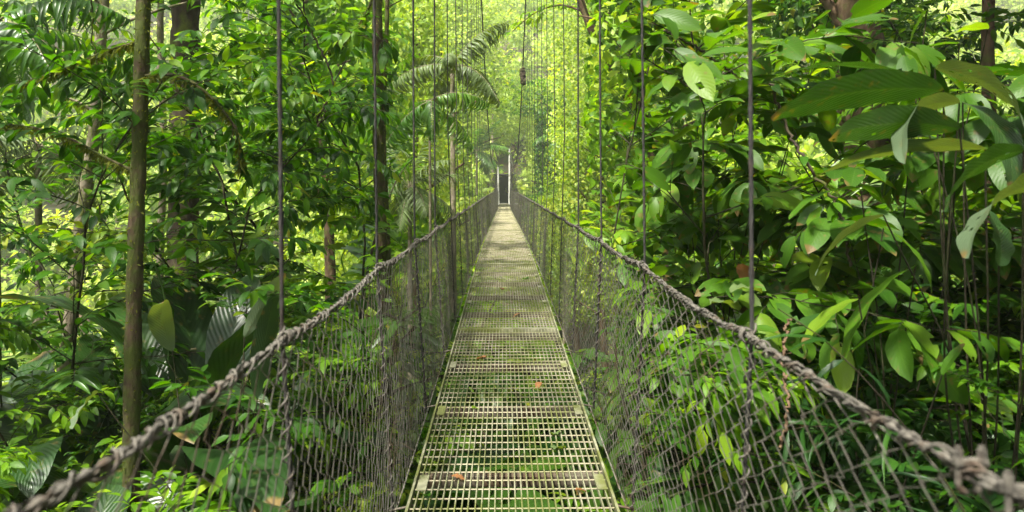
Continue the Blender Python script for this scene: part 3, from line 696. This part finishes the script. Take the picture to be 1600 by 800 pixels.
# ---- right side
put('broad_a', 1085, 4.9, 'shrub with big drooping oval leaves between the two nearest right hangers', 'shrub', top=-60, rz=30)
put('broad_a', 1255, 5.0, 'tall shrub with large soft leaves just right of the nearest right hanger', 'shrub', top=-120, rz=130)
put('broad_b', 1010, 6.8, 'large-leaved shrub reaching over the rail by the second right hanger', 'shrub', top=20, rz=250)
put('broad_b', 1400, 5.4, 'large-leaved shrub in front of the thick reddish trunk', 'shrub', top=60, rz=10)
put('broad_b', 1530, 5.0, 'shrub with pale large leaves in the upper right corner', 'shrub', top=-80, rz=90)
put('sapling_c', 1130, 5.2, 'small-leaved bush behind the right rail between the two nearest hangers', top=280, rz=20)
put('sapling_d', 1240, 3.9, 'bush with mid-green leaves above the right rail near the nearest hanger', 'shrub', top=380, rz=95)
put('sapling_c', 1330, 3.6, 'dark small-leaved bush below the giant arching leaves', 'shrub', top=420, rz=200)
put('dark_a', 1500, 3.2, 'dark glossy bush in the lower right corner above the cable clips', 'shrub', top=470, rz=40)
put('dark_a', 1590, 3.5, 'dark leafy bush at the right edge under the giant leaves', 'shrub', top=330, rz=200)
put('sapling_d', 1060, 4.2, 'bush seen through the right net below the second hanger', 'shrub', top=470, rz=300)
put('sapling_c', 990, 6.2, 'bush seen through the right net below the third hanger', 'shrub', top=400, rz=200)
put('fine_a', 950, 9.0, 'bush with tiny yellow-green leaves above the right rail', 'shrub', top=230, rz=0)
put('sapling_c', 905, 12.0, 'bright bush with small leaves overhanging the right rail further on', top=170, rz=60)
put('palmlet', 1340, 4.6, 'small palm with reddish dying leaflets behind the right rail', 'palm', top=420, rz=10)
put('palm_mid', 1560, 7.0, 'feathery palm behind the giant leaves near the right edge', 'palm', top=180, rz=10)
put('sapling_a', 1500, 7.5, 'tall sapling behind the pale large leaves in the upper right', top=-100, rz=120)
put('sapling_b', 1150, 8.0, 'light green sapling high behind the nearest right hanger', top=-130, rz=90)
put('clump_c', 1180, 2.9, 'small rosette of dark leaves low behind the right net', 'plant', top=640, rz=60)
put('clump_a', 1400, 2.7, 'clump of broad leaves behind the lower right rail', 'plant', top=560, rz=190)
put('tree_b', 1050, 13, 'bright tree with arching crown behind the second right hanger', 'tree', top=-180, rz=50)
put('tree_a', 1330, 12, 'dense tree behind the thick reddish trunk', 'tree', top=-200, rz=150)
put('far_c', 945, 26, 'yellow-green tree above the right rail in the middle distance', 'tree', top=150, rz=0)
put('far_d', 872, 50, 'dark round tree close to the right of the far tower posts', 'tree', top=120, rz=90)
put('far_c', 900, 38, 'pale bushy tree below the dark round tree', 'tree', top=230, rz=130)
put('far_b', 960, 34, 'light green tree behind the diagonal trunk', 'tree', top=-80, rz=230)
put('far_b', 850, 66, 'slim pale tree just behind the right tower post', 'tree', top=120, rz=230)

put('sapling_c', 1420, 4.4, 'bush with mid-sized leaves filling the bank behind the paddle leaves', 'shrub', top=300, rz=70)
put('sapling_d', 1540, 4.2, 'bush crowding behind the dark arching canes', 'shrub', top=330, rz=170)
put('dark_a', 1290, 3.3, 'low dark bush right behind the right rail', 'shrub', top=530, rz=120)
put('fine_a', 1380, 6.0, 'fine-leaved yellow-green bush glimpsed behind the paddle leaves', 'shrub', top=260, rz=120)
put('clump_c', 1520, 2.7, 'rosette of dark leaves beside the cable clips', 'plant', top=600, rz=10)
put('sapling_b', 1200, 5.4, 'sapling with glowing green leaves behind the climbing plant', top=60, rz=170)
put('fine_a', 470, 8.0, 'fine-leaved yellow-green bush glimpsed between the left saplings', 'shrub', top=120, rz=30)

put('sapling_d', 560, 4.6, 'bright low bush glimpsed through the left net near the deck', 'shrub', top=520, rz=20)
put('fine_a', 640, 7.0, 'yellow-green bush under the left edge of the deck', 'shrub', top=440, rz=20)
put('sapling_d', 520, 3.6, 'bright bush low behind the nearest part of the left net', 'shrub', top=620, rz=80)
put('fine_a', 1010, 8.0, 'yellow-green bush glimpsed through the right net between two hangers', 'shrub', top=400, rz=40)
put('fine_a', 350, 4.6, 'yellow-green bush behind the lowest part of the left rail', 'shrub', top=560, rz=140)

put('dark_a', 1400, 3.0, 'dark bush low behind the right rail before the paddle leaves', 'shrub', top=540, rz=80)
put('sapling_c', 1580, 3.6, 'bush of small dark leaves at the right edge below the torn leaf', 'shrub', top=380, rz=300)
put('sapling_c', 1470, 3.8, 'bush of small leaves among the dark canes', 'shrub', top=430, rz=100)

put('far_c', 772, 88, 'yellow-green tree directly behind the added dark box', 'tree', top=150, rz=50)
put('far_b', 806, 92, 'pale tree behind the added dark box on its right side', 'tree', top=110, rz=150)
put('dark_a', 1300, 2.9, 'dark leafy bush pressed against the near right net', 'shrub', top=600, rz=10)
put('dark_a', 1560, 2.9, 'very dark bush in the extreme lower right corner', 'shrub', top=560, rz=230)

put('sapling_a', 110, 8.5, 'tall sapling with fine twigs high between the two left trunks', top=-150, rz=200)
put('sapling_a', 1580, 8.5, 'tall fine-twigged sapling behind the upper right corner', top=-160, rz=10)
put('sapling_c', 160, 5.2, 'bush of small leaves between the slim mossy trunk and the leaning trunk', 'shrub', top=520, rz=10)

# ---- trunks that rise through the picture (points: pixel column, row, distance)
def trunk_tree(name, pts, r, bark, label, seed, branches=(), crown=('mid', 5, 2.2), mossy=0):
    P = [at(*p) for p in pts]; b = P[-1].copy(); b[2] = float(terr(b[0], b[1])) - .1
    P.append(b); P = interp_path(P[::-1], 90); o = thing(name, P[0], label, 'tree'); base = P[0]
    rng = np.random.default_rng(seed); st, mo = MB(), MB()
    L = P - base; K = len(L)
    rr = r * (1.12 - .3 * np.linspace(0, 1, K)) * (1 + .05 * np.sin(np.arange(K) * 1.1) + .03 * rng.normal(0, 1, K)); rr[:5] *= np.linspace(1.5, 1.05, 5)
    tubes(st, L, rr[None], 14)
    link('trunk', st.mesh('trunk', B_[bark]), o)
    lf = MB()
    if mossy:
        n = int(mossy * 900); P1, T = samp(L[None], np.zeros(n, int), rng.uniform(0, 1, n)); a = rng.uniform(0, 6.283, n); d = np.stack([np.cos(a), np.sin(a), rng.normal(-.6, .5, n)], 1)
        leaves(mo, P1 + np.stack([np.cos(a), np.sin(a), 0 * a], 1) * r * .9, d, UP + rng.normal(0, 1, (n, 3)), rng.uniform(.012, .035, n), .005, 'ell', rng=rng, rows=(0, .5, 1.), droop=.6)
    for bi, (bp, br_, nleaf) in enumerate(branches):
        Q = interp_path([at(*p) for p in bp], 40) - base; bs = MB()
        tubes(bs, Q, (br_ * np.linspace(1, .4, 40) * (1 + .12 * rng.normal(0, 1, 40)))[None], 8); bo = link('branch', bs.mesh('branch', B_[bark]), o)
        if mossy:
            n = 700; P1, T = samp(Q[None], np.zeros(n, int), rng.uniform(0, 1, n)); dn = np.stack([rng.normal(0, .4, n), rng.normal(0, .4, n), -np.abs(rng.normal(.9, .4, n))], 1)
            hang = rng.uniform(.015, .035, n) + .045 * (np.sin(np.linspace(0, 23, n)) > .6)
            leaves(mo, P1, dn, rng.normal(0, 1, (n, 3)), hang, .007, 'blade', rng=rng, rows=(0, .5, 1.), droop=.3)
        if nleaf: leafy_branches(rng, bs := MB(), lf, Q[None, ::5], .3, nleaf, 6, .13, .028, 'ell', .4, .4, r0=.001); link('twigs', bs.mesh('twigs', B_['stem']), bo)
    if crown:
        cm, nb, cr = crown; tp = L[-1]; top = MB(); az = np.arange(nb * 2) * 2.4
        pb, _ = samp(L[None], np.zeros(nb * 2, int), np.linspace(.8, .999, nb * 2)); D = np.stack([np.cos(az), np.sin(az), np.full(nb * 2, .5)], 1)
        br = curve(rng, pb, D, cr, 7, .4, .1); 
        leafy_branches(rng, top, lf, br, .5, 10, 8, .16, .034, 'ell', .3, .4, r0=r * .3)
        link('limbs', top.mesh('limbs', B_[bark]), o)
    if lf.n: link('crown', lf.mesh('crown', G[crown[0] if crown else 'mid']), o)
    if mo.n: link('moss', mo.mesh('moss', G['moss']), o)
    return o
trunk_tree('mossy_trunk_tree', [(236, -260, 4.2), (226, 0, 4.2), (219, 200, 4.2), (209, 450, 4.2), (203, 690, 4.2)], .047, 'moss', 'slim straight mossy trunk standing nearest on the left', 41,
    branches=[([(222, 116, 4.2), (262, 113, 4.1), (305, 128, 4.0), (345, 165, 3.95), (373, 210, 3.9), (375, 262, 3.9)], .013, 6),
              ([(206, 262, 4.2), (165, 242, 4.3), (100, 208, 4.4), (0, 190, 4.5), (-60, 195, 4.5)], .009, 7),
              ([(224, 60, 4.2), (170, 75, 4.3), (110, 100, 4.4), (20, 130, 4.5)], .008, 8)], crown=('mid', 6, 2.0), mossy=1.1)
trunk_tree('leaning_trunk_tree', [(172, -120, 7), (158, 70, 7), (148, 200, 7), (126, 350, 7), (104, 540, 7), (90, 640, 7)], .062, 'pale', 'leaning thin trunk at the left behind the slim mossy one', 42,
    branches=[([(150, 170, 7), (110, 150, 7.1), (60, 150, 7.2)], .015, 8)], crown=('mid', 5, 2.0), mossy=2)
trunk_tree('thick_trunk_tree', [(300, -260, 9), (292, 0, 9), (290, 180, 9), (286, 360, 9), (284, 480, 9)], .19, 'dark', 'thick dark trunk among the leaves on the left', 43,
    branches=[([(288, 200, 9), (330, 120, 9), (400, 60, 9)], .04, 8)], crown=('mid', 8, 3))
trunk_tree('thin_trunk_tree', [(262, -200, 8.4), (252, 50, 8.4), (256, 250, 8.4), (250, 380, 8.4)], .042, 'pale', 'thin pale mossy trunk alongside the thick dark one', 44, crown=('mid', 4, 1.6), mossy=1)
trunk_tree('straight_trunk_tree', [(592, -260, 7), (591, 0, 7), (592, 200, 7), (594, 330, 7), (600, 500, 7)], .058, 'moss', 'straight slender trunk behind the second left hanger', 45,
    branches=[([(592, -20, 7), (560, 40, 7), (505, 80, 7)], .016, 8)], crown=('lit', 6, 2.2), mossy=1.5)
trunk_tree('thin_vine_tree', [(610, -200, 7.6), (606, 40, 7.6), (600, 200, 7.6), (606, 380, 7.6)], .025, 'moss', 'very thin crooked stem right beside the straight slender trunk', 46, crown=('lit', 3, 1.4), mossy=1)
trunk_tree('reddish_trunk_tree', [(1330, -260, 9), (1338, 0, 9), (1346, 110, 9), (1350, 300, 9), (1352, 420, 9)], .30, 'brown', 'thick reddish trunk behind the leaves on the upper right', 47,
    branches=[([(1330, 60, 9), (1290, 0, 9), (1240, -60, 9)], .09, 6)], crown=('broad', 7, 3))
trunk_tree('diagonal_trunk_tree', [(880, -120, 14), (925, 45, 14), (960, 110, 14), (992, 185, 14), (1030, 300, 14)], .085, 'brown', 'bare diagonal trunk beyond the right hangers', 48, crown=('lit', 5, 2.0))
trunk_tree('far_right_trunk_tree', [(1560, -200, 8), (1545, 50, 8), (1550, 300, 8)], .07, 'brown', 'slim brown trunk in the upper right behind the giant leaves', 49, crown=('yel', 5, 2.0))

# ---- palms with trunks
def palm_tree(px, py, d, label, seed, rt=.06, lm='palm', lean=(0, 0), **k):
    p = at(px, py, d); z0 = float(terr(p[0] - lean[0], p[1])); H = p[2] - z0
    st, lf = palm(seed, H, rt, lean=lean, **k)
    o = thing('palm_tree', (p[0] - lean[0], p[1], z0 - .05), label, 'palm')
    link('trunk', st.mesh('trunk', B_['pale']), o); link('fronds', lf.mesh('fronds', G[lm]), o); return o
palm_tree(708, 98, 14, 'grey-trunked palm with drooping silvery fronds left of the bridge', 51, rt=.065, lm='grey', nf=7, Lf=1.55, nl=24, Ll=.6, Wl=.028, elev=(.9, -.2), droop=1.4, hang=1.6)
palm_tree(672, 150, 11, 'palm with dark green fronds hanging just before the grey-trunked palm', 57, rt=.026, nf=5, Lf=1.1, nl=20, Ll=.5, Wl=.022, elev=(.5, -.5), droop=1.3, hang=1.6)
palm_tree(640, 285, 13, 'spiky palm with drooping silvery leaflets low beside the left net', 58, rt=.05, lm='grey', nf=17, Lf=1.15, nl=30, Ll=.45, Wl=.012, elev=(1.3, -.5), droop=1.1, hang=.8)
palm_tree(745, 235, 60, 'pale feathery palm left of the far tower posts', 52, nf=12, Lf=3.4, nl=30, Ll=1.0, Wl=.05, rt=.12, droop=1.2)
palm_tree(770, 120, 80, 'tall pale palm arching above the far end of the bridge', 53, nf=10, Lf=4, nl=30, Ll=1.2, Wl=.07, rt=.14, droop=.9)
palm_tree(-10, 20, 5.4, 'palm with dark hanging frond at the upper left edge', 54, rt=.05, nf=9, Lf=1.3, nl=26, Ll=.4, Wl=.018, elev=(.6, -.3), droop=1.2, hang=1.2)
palm_tree(60, 215, 9, 'pale thin-leaved palm in the gap at the left', 55, rt=.05, lm='grey', nf=10, Lf=1.4, nl=30, Ll=.5, Wl=.015, elev=(.7, -.3), hang=.8)
palm_tree(880, 215, 44, 'small palm in front of the dark round tree', 56, rt=.1, nf=10, Lf=2.2, nl=26, Ll=.8, Wl=.04)

# ---- the giant leaved plant on the right: every blade has its own place
def giant(name, base, blades, label, mat='giant', holes=0.0, seed=60):
    """blades: (base px, py, d), (tip px, py, d), half width, bend, roll"""
    rng = np.random.default_rng(seed); bp = grd(*base); o = thing(name, bp, label, 'plant'); st = MB()
    for (b, t, hw, bend, roll, hl, *pm) in blades:
        a = at(*b); e = at(*t); L = np.linalg.norm(e - a) * (1 + bend ** 2 * .1); d0 = nrm(e - a)
        S = nrm(np.cross(d0, UP)); N = nrm(np.cross(S, d0)); N = nrm(N * math.cos(roll) + S * math.sin(roll))
        D = nrm(d0 * math.cos(bend * .75) + N * math.sin(bend * .75))
        lf = MB(); leaves(lf, a[None] - bp, D[None], N[None], L, hw, 'oval', droop=bend, fold=.14, rng=rng, rows=tuple(np.linspace(0, 1, 33)), cols=13, wave=.05, tint=rng.uniform(.2, .9, 1))
        if hl: punch(lf, rng, hl)
        emit(lf, 'leaf', G[pm[0] if pm else mat], o)
        pe = interp_path([rng.normal(0, .05, 3) * [1, 1, 0], (a - bp) * .3 + rng.normal(0, .09, 3), (a - bp) * np.array([.45, .5, .66]) + rng.normal(0, .10, 3), a - bp], 18); tubes(st, pe, .0048 * np.linspace(1.3, .7, 18)[None], 7)
    st.obj('leaf_stalks', B_['stem'], o); return o
giant('giant_leaved_plant', (1520, 3.3), [
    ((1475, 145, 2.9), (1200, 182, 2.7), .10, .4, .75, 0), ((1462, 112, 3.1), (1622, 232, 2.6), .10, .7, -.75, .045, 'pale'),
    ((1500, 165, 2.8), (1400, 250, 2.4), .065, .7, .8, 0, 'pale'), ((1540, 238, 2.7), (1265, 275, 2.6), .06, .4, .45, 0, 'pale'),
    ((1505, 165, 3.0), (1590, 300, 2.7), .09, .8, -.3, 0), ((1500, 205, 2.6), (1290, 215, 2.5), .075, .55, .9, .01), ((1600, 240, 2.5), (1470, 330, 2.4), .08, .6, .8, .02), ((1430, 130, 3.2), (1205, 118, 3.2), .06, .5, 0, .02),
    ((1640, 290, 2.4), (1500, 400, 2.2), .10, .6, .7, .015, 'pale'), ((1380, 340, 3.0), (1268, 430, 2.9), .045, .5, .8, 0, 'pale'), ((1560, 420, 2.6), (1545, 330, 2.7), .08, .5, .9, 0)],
    'plant with giant dark arching leaves, one torn and grey, over the right rail', holes=.02)
giant('paddle_leaved_plant', (1330, 3.6), [
    ((1345, 300, 3.5), (1230, 340, 3.3), .05, .5, .2, 0), ((1430, 420, 3.2), (1310, 560, 3.0), .075, .5, .5, 0), ((1340, 470, 3.0), (1250, 540, 2.9), .05, .4, .2, 0),
    ((1470, 590, 2.7), (1505, 540, 2.7), .022, .3, .2, 0), ((1380, 360, 3.4), (1460, 460, 3.2), .05, .6, -.3, 0)],
    'plant with long narrow paddle leaves leaning over the right rail', mat='broad', seed=61)
giant('hanging_leaved_plant', (1120, 6.2), [
    ((1012, 58, 6.5), (943, 114, 6.4), .095, .3, .4, .02), ((1040, 100, 6.3), (985, 178, 6.2), .10, .3, .7, .03), ((1232, 238, 5.0), (1100, 266, 4.8), .08, .4, .3, 0),
    ((1128, 30, 6), (1085, 135, 5.9), .08, .4, .8, 0), ((1300, 20, 5.2), (1225, 105, 5.0), .07, .4, .5, 0), ((1190, 60, 5.2), (1200, 160, 5.1), .07, .3, .9, .02),
    ((1090, 200, 5.8), (1015, 262, 5.6), .08, .4, .6, .02), ((1180, 300, 5.2), (1120, 400, 5.0), .06, .5, .8, 0)],
    'climbing plant with holed hanging leaves near the second right hanger', mat='broad', seed=62)
giant('lit_leaved_plant', (1440, 4.2), [
    ((1450, 20, 4), (1412, 120, 3.9), .06, .3, .9, .04), ((1500, 72, 3.8), (1420, 88, 3.7), .02, .3, .2, 0), ((1545, 50, 3.9), (1480, 60, 3.8), .06, .4, .2, 0)],
    'climber with fresh green leaves hanging above the giant dark leaves', mat='broad', seed=63)
giant('upright_leaved_plant', (400, 4.2), [
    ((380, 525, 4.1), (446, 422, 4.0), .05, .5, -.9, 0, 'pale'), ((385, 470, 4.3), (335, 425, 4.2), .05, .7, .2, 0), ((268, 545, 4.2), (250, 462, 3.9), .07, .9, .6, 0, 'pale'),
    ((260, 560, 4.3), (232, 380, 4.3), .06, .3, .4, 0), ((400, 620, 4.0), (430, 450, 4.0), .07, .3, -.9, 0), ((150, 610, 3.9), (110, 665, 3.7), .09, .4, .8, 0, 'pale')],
    'plant with upright paddle leaves with a pale grey sheen in their colour behind the left rail', seed=64)

# ---- cane clump on the right
def canes(loc, label, seed, n=22, dr=(-.5, .1), L=2.6):
    rng = np.random.default_rng(seed); o = thing('cane_clump', loc, label, 'plant'); st, lf = MB(), MB()
    D = np.stack([rng.normal(dr[0], .45, n), rng.normal(dr[1], .3, n), np.ones(n)], 1)
    P = curve(rng, rng.normal(0, .12, (n, 3)) * [1, 1, 0], D, L * rng.uniform(.6, 1.1, n), 16, 2.2, .05)
    tubes(st, P, .0048 * np.linspace(1, .4, 16)[None] * np.ones((n, 1)), 5)
    m = 16; b = np.repeat(np.arange(n), m); s = rng.uniform(.45, 1, n * m); Q, T = samp(P, b, s); d = nrm(T + rng.normal(0, .5, T.shape) + [0, 0, -.2])
    leaves(lf, Q, d, UP + rng.normal(0, .4, d.shape), rng.uniform(.15, .4, len(d)), .012, 'blade', droop=.7, rng=rng, fold=.3)
    emit(st, 'stems', B_['dark'], o); emit(lf, 'foliage', G['dark'], o)
canes(grd(1590, 3.1), 'clump of dark arching canes under the giant leaves', 71, n=34, dr=(-.55, .1), L=2.9)
canes(grd(1460, 3.9), 'thin cane clump left of the darker one on the right', 72, n=26, dr=(-.5, 0), L=2.8)
canes(grd(1330, 4.4), 'low tangle of grassy canes behind the right rail near the nearest hanger', 74, n=20, dr=(.1, 0), L=1.7)
canes(grd(330, 5.2), 'thin grassy canes below the left rail', 73, n=12, dr=(.1, 0), L=1.5)

# ---- lianas
def liana(name, pts, r, label, seed, nleaf=30, bark='moss'):
    P = interp_path([at(*p) for p in pts], 60); base = P[-1].copy(); rng = np.random.default_rng(seed); st, lf = MB(), MB()
    P = P - base + rng.normal(0, .006, P.shape); tubes(st, P, r * np.ones((1, 60)), 6)
    o = thing(name, base, label, 'vine'); st.obj('stem', B_[bark], o)
    if nleaf:
        Q, T = samp(P[None], np.zeros(nleaf, int), rng.uniform(0, 1, nleaf)); a = rng.uniform(0, 6.28, nleaf)
        leaves(lf, Q, np.stack([np.cos(a), np.sin(a), np.full(nleaf, -.4)], 1), UP + rng.normal(0, .4, (nleaf, 3)), .1, .025, rng=rng); lf.obj('foliage', G['mid'], o)
liana('hanging_vine', [(145, -60, 5), (146, 40, 5), (160, 180, 5), (155, 330, 5)], .005, 'thin vine dangling left of the slim mossy trunk', 81)
liana('hanging_vine', [(430, -60, 5.5), (500, 70, 5.5), (520, 120, 5.5), (495, 190, 5.4)], .008, 'dark looping vine among the left saplings', 82, bark='dark')
liana('hanging_vine', [(1040, 50, 4.6), (1080, 70, 4.6), (1150, 120, 4.6)], .008, 'twig-like vine across the large leaves by the nearest right hanger', 83, bark='dark', nleaf=8)
liana('hanging_vine', [(1205, 130, 3.8), (1225, 190, 3.8), (1262, 260, 3.7), (1300, 310, 3.7), (1330, 420, 3.7)], .008, 'crooked dark vine descending below the giant leaves', 84, bark='dark', nleaf=10)
liana('hanging_vine', [(1232, 500, 3.2), (1222, 560, 3.1), (1228, 640, 3.0), (1218, 700, 3.0)], .007, 'short dead brown stem hanging behind the right net', 85, bark='brown', nleaf=0)
liana('hanging_vine', [(817, 108, 22), (819, 130, 22)], .10, 'dark tuft caught on a distant right hanger', 86, bark='dark', nleaf=40)

# ---- fallen and dead leaves that can be told apart
def fallen(px, py, L, rz, mat, label, d=None, tilt=0):
    if d is None:
        ds = np.linspace(1.5, 40, 4000); row = 296 + (CAM[2] - deck_s(ds)) * F / ds; d = float(np.interp(-py, -row, ds))
    p = at(px, py, d); 
    mb = MB(); r = np.random.default_rng(int(px)); a = R(rz)
    leaves(mb, np.zeros((1, 3)), np.array([[math.cos(a), math.sin(a), .06 + tilt]]), UP[None] + r.normal(0, .12, (1, 3)), L, L * .3, 'oval', droop=.5, fold=.25, rng=r, rows=tuple(np.linspace(0, 1, 10)), cols=5, wave=.15, tint=[.5])
    me = mb.mesh('fallen_leaf', G[mat]); me.vertices.foreach_get
    o = link('fallen_leaf', me); o.location = (p[0], p[1], p[2] + .012); tag(o, label, 'leaf'); return o
fallen(762, 490, .09, 10, 'yel', 'yellow leaf lying on the grating left of centre')
fallen(812, 492, .09, 200, 'dead', 'small orange leaf on the grating right of centre')
fallen(758, 560, .11, 150, 'dead', 'brown leaf lying just before the second panel joint')
fallen(703, 747, .08, 0, 'dead', 'orange-brown leaf on the grating near the front')
fallen(868, 682, .11, 100, 'grey', 'round grey leaf on the front right of the grating')
fallen(862, 705, .13, 60, 'grey', 'pointed grey-green leaf beside the round grey one')
fallen(824, 436, .16, 120, 'mid', 'green leaf on the grating far ahead')
fallen(1158, 418, .13, 60, 'dead', 'curled dead brown leaf hanging behind the right rail', d=4.0, tilt=-.8)
fallen(735, 640, .07, 40, 'yel', 'small yellow leaf on the grating midway between two crossbeams')
fallen(842, 600, .08, 250, 'dead', 'brown leaf on the right half of the grating')
fallen(783, 452, .10, 80, 'dead', 'small brown leaf in the middle of the deck beyond the yellow one')
fallen(896, 770, .07, 20, 'dead', 'dry brown leaf on the grating in the front right corner')
fallen(668, 778, .06, 120, 'mid', 'small green leaf on the grating in the front left corner')
fallen(1140, 462, .17, 20, 'grey', 'pale round leaf just above the right rail', d=3.0, tilt=.3)
fallen(1110, 480, .18, 30, 'grey', 'pale pointed leaf touching the right rail', d=3.0, tilt=.1)

# ---- unseen trees added overhead and behind, to shade the near part of the walk
for q, (x, y, z, s, key, lb) in enumerate([(6.5, 6.0, 0, 1.25, 'tree_d', 'added unseen tree whose dark high crown shades the right bank'), (5.0, 1.5, -.4, 1.0, 'tree_a', 'added unseen tree whose crown shades the right side above the camera'), (5.2, -4.5, -.6, 1.1, 'tree_d', 'dark tree added for shade behind the camera on the right'), (-5, -5, -.9, 1.1, 'tree_d', 'dark tree added for shade behind the camera on the left')]):
    plant('rainforest_tree', key, (x, y, float(terr(x, y)) - .05), lb, 'tree', 60 * q, s, None, 'trunk', 'crown')

# ---- air: moist haze over the ravine
mb = MB(); box(mb, (-440, -310, -60), (440, 580, 130))
hz = mb.obj('haze', None if False else bpy.data.materials.new('haze'), None, False)
hm = hz.data.materials[0]; hm.use_nodes = True; t = hm.node_tree; t.nodes.clear()
out = t.nodes.new('ShaderNodeOutputMaterial'); pv = t.nodes.new('ShaderNodeVolumePrincipled'); pv.inputs['Color'].default_value = (.97, 1, .93, 1)
pv.inputs['Density'].default_value = .0009; pv.inputs['Anisotropy'].default_value = .3
t.links.new(pv.outputs[0], out.inputs['Volume']); tag(hz, 'pale moist haze over the ravine', 'haze', kind='stuff')
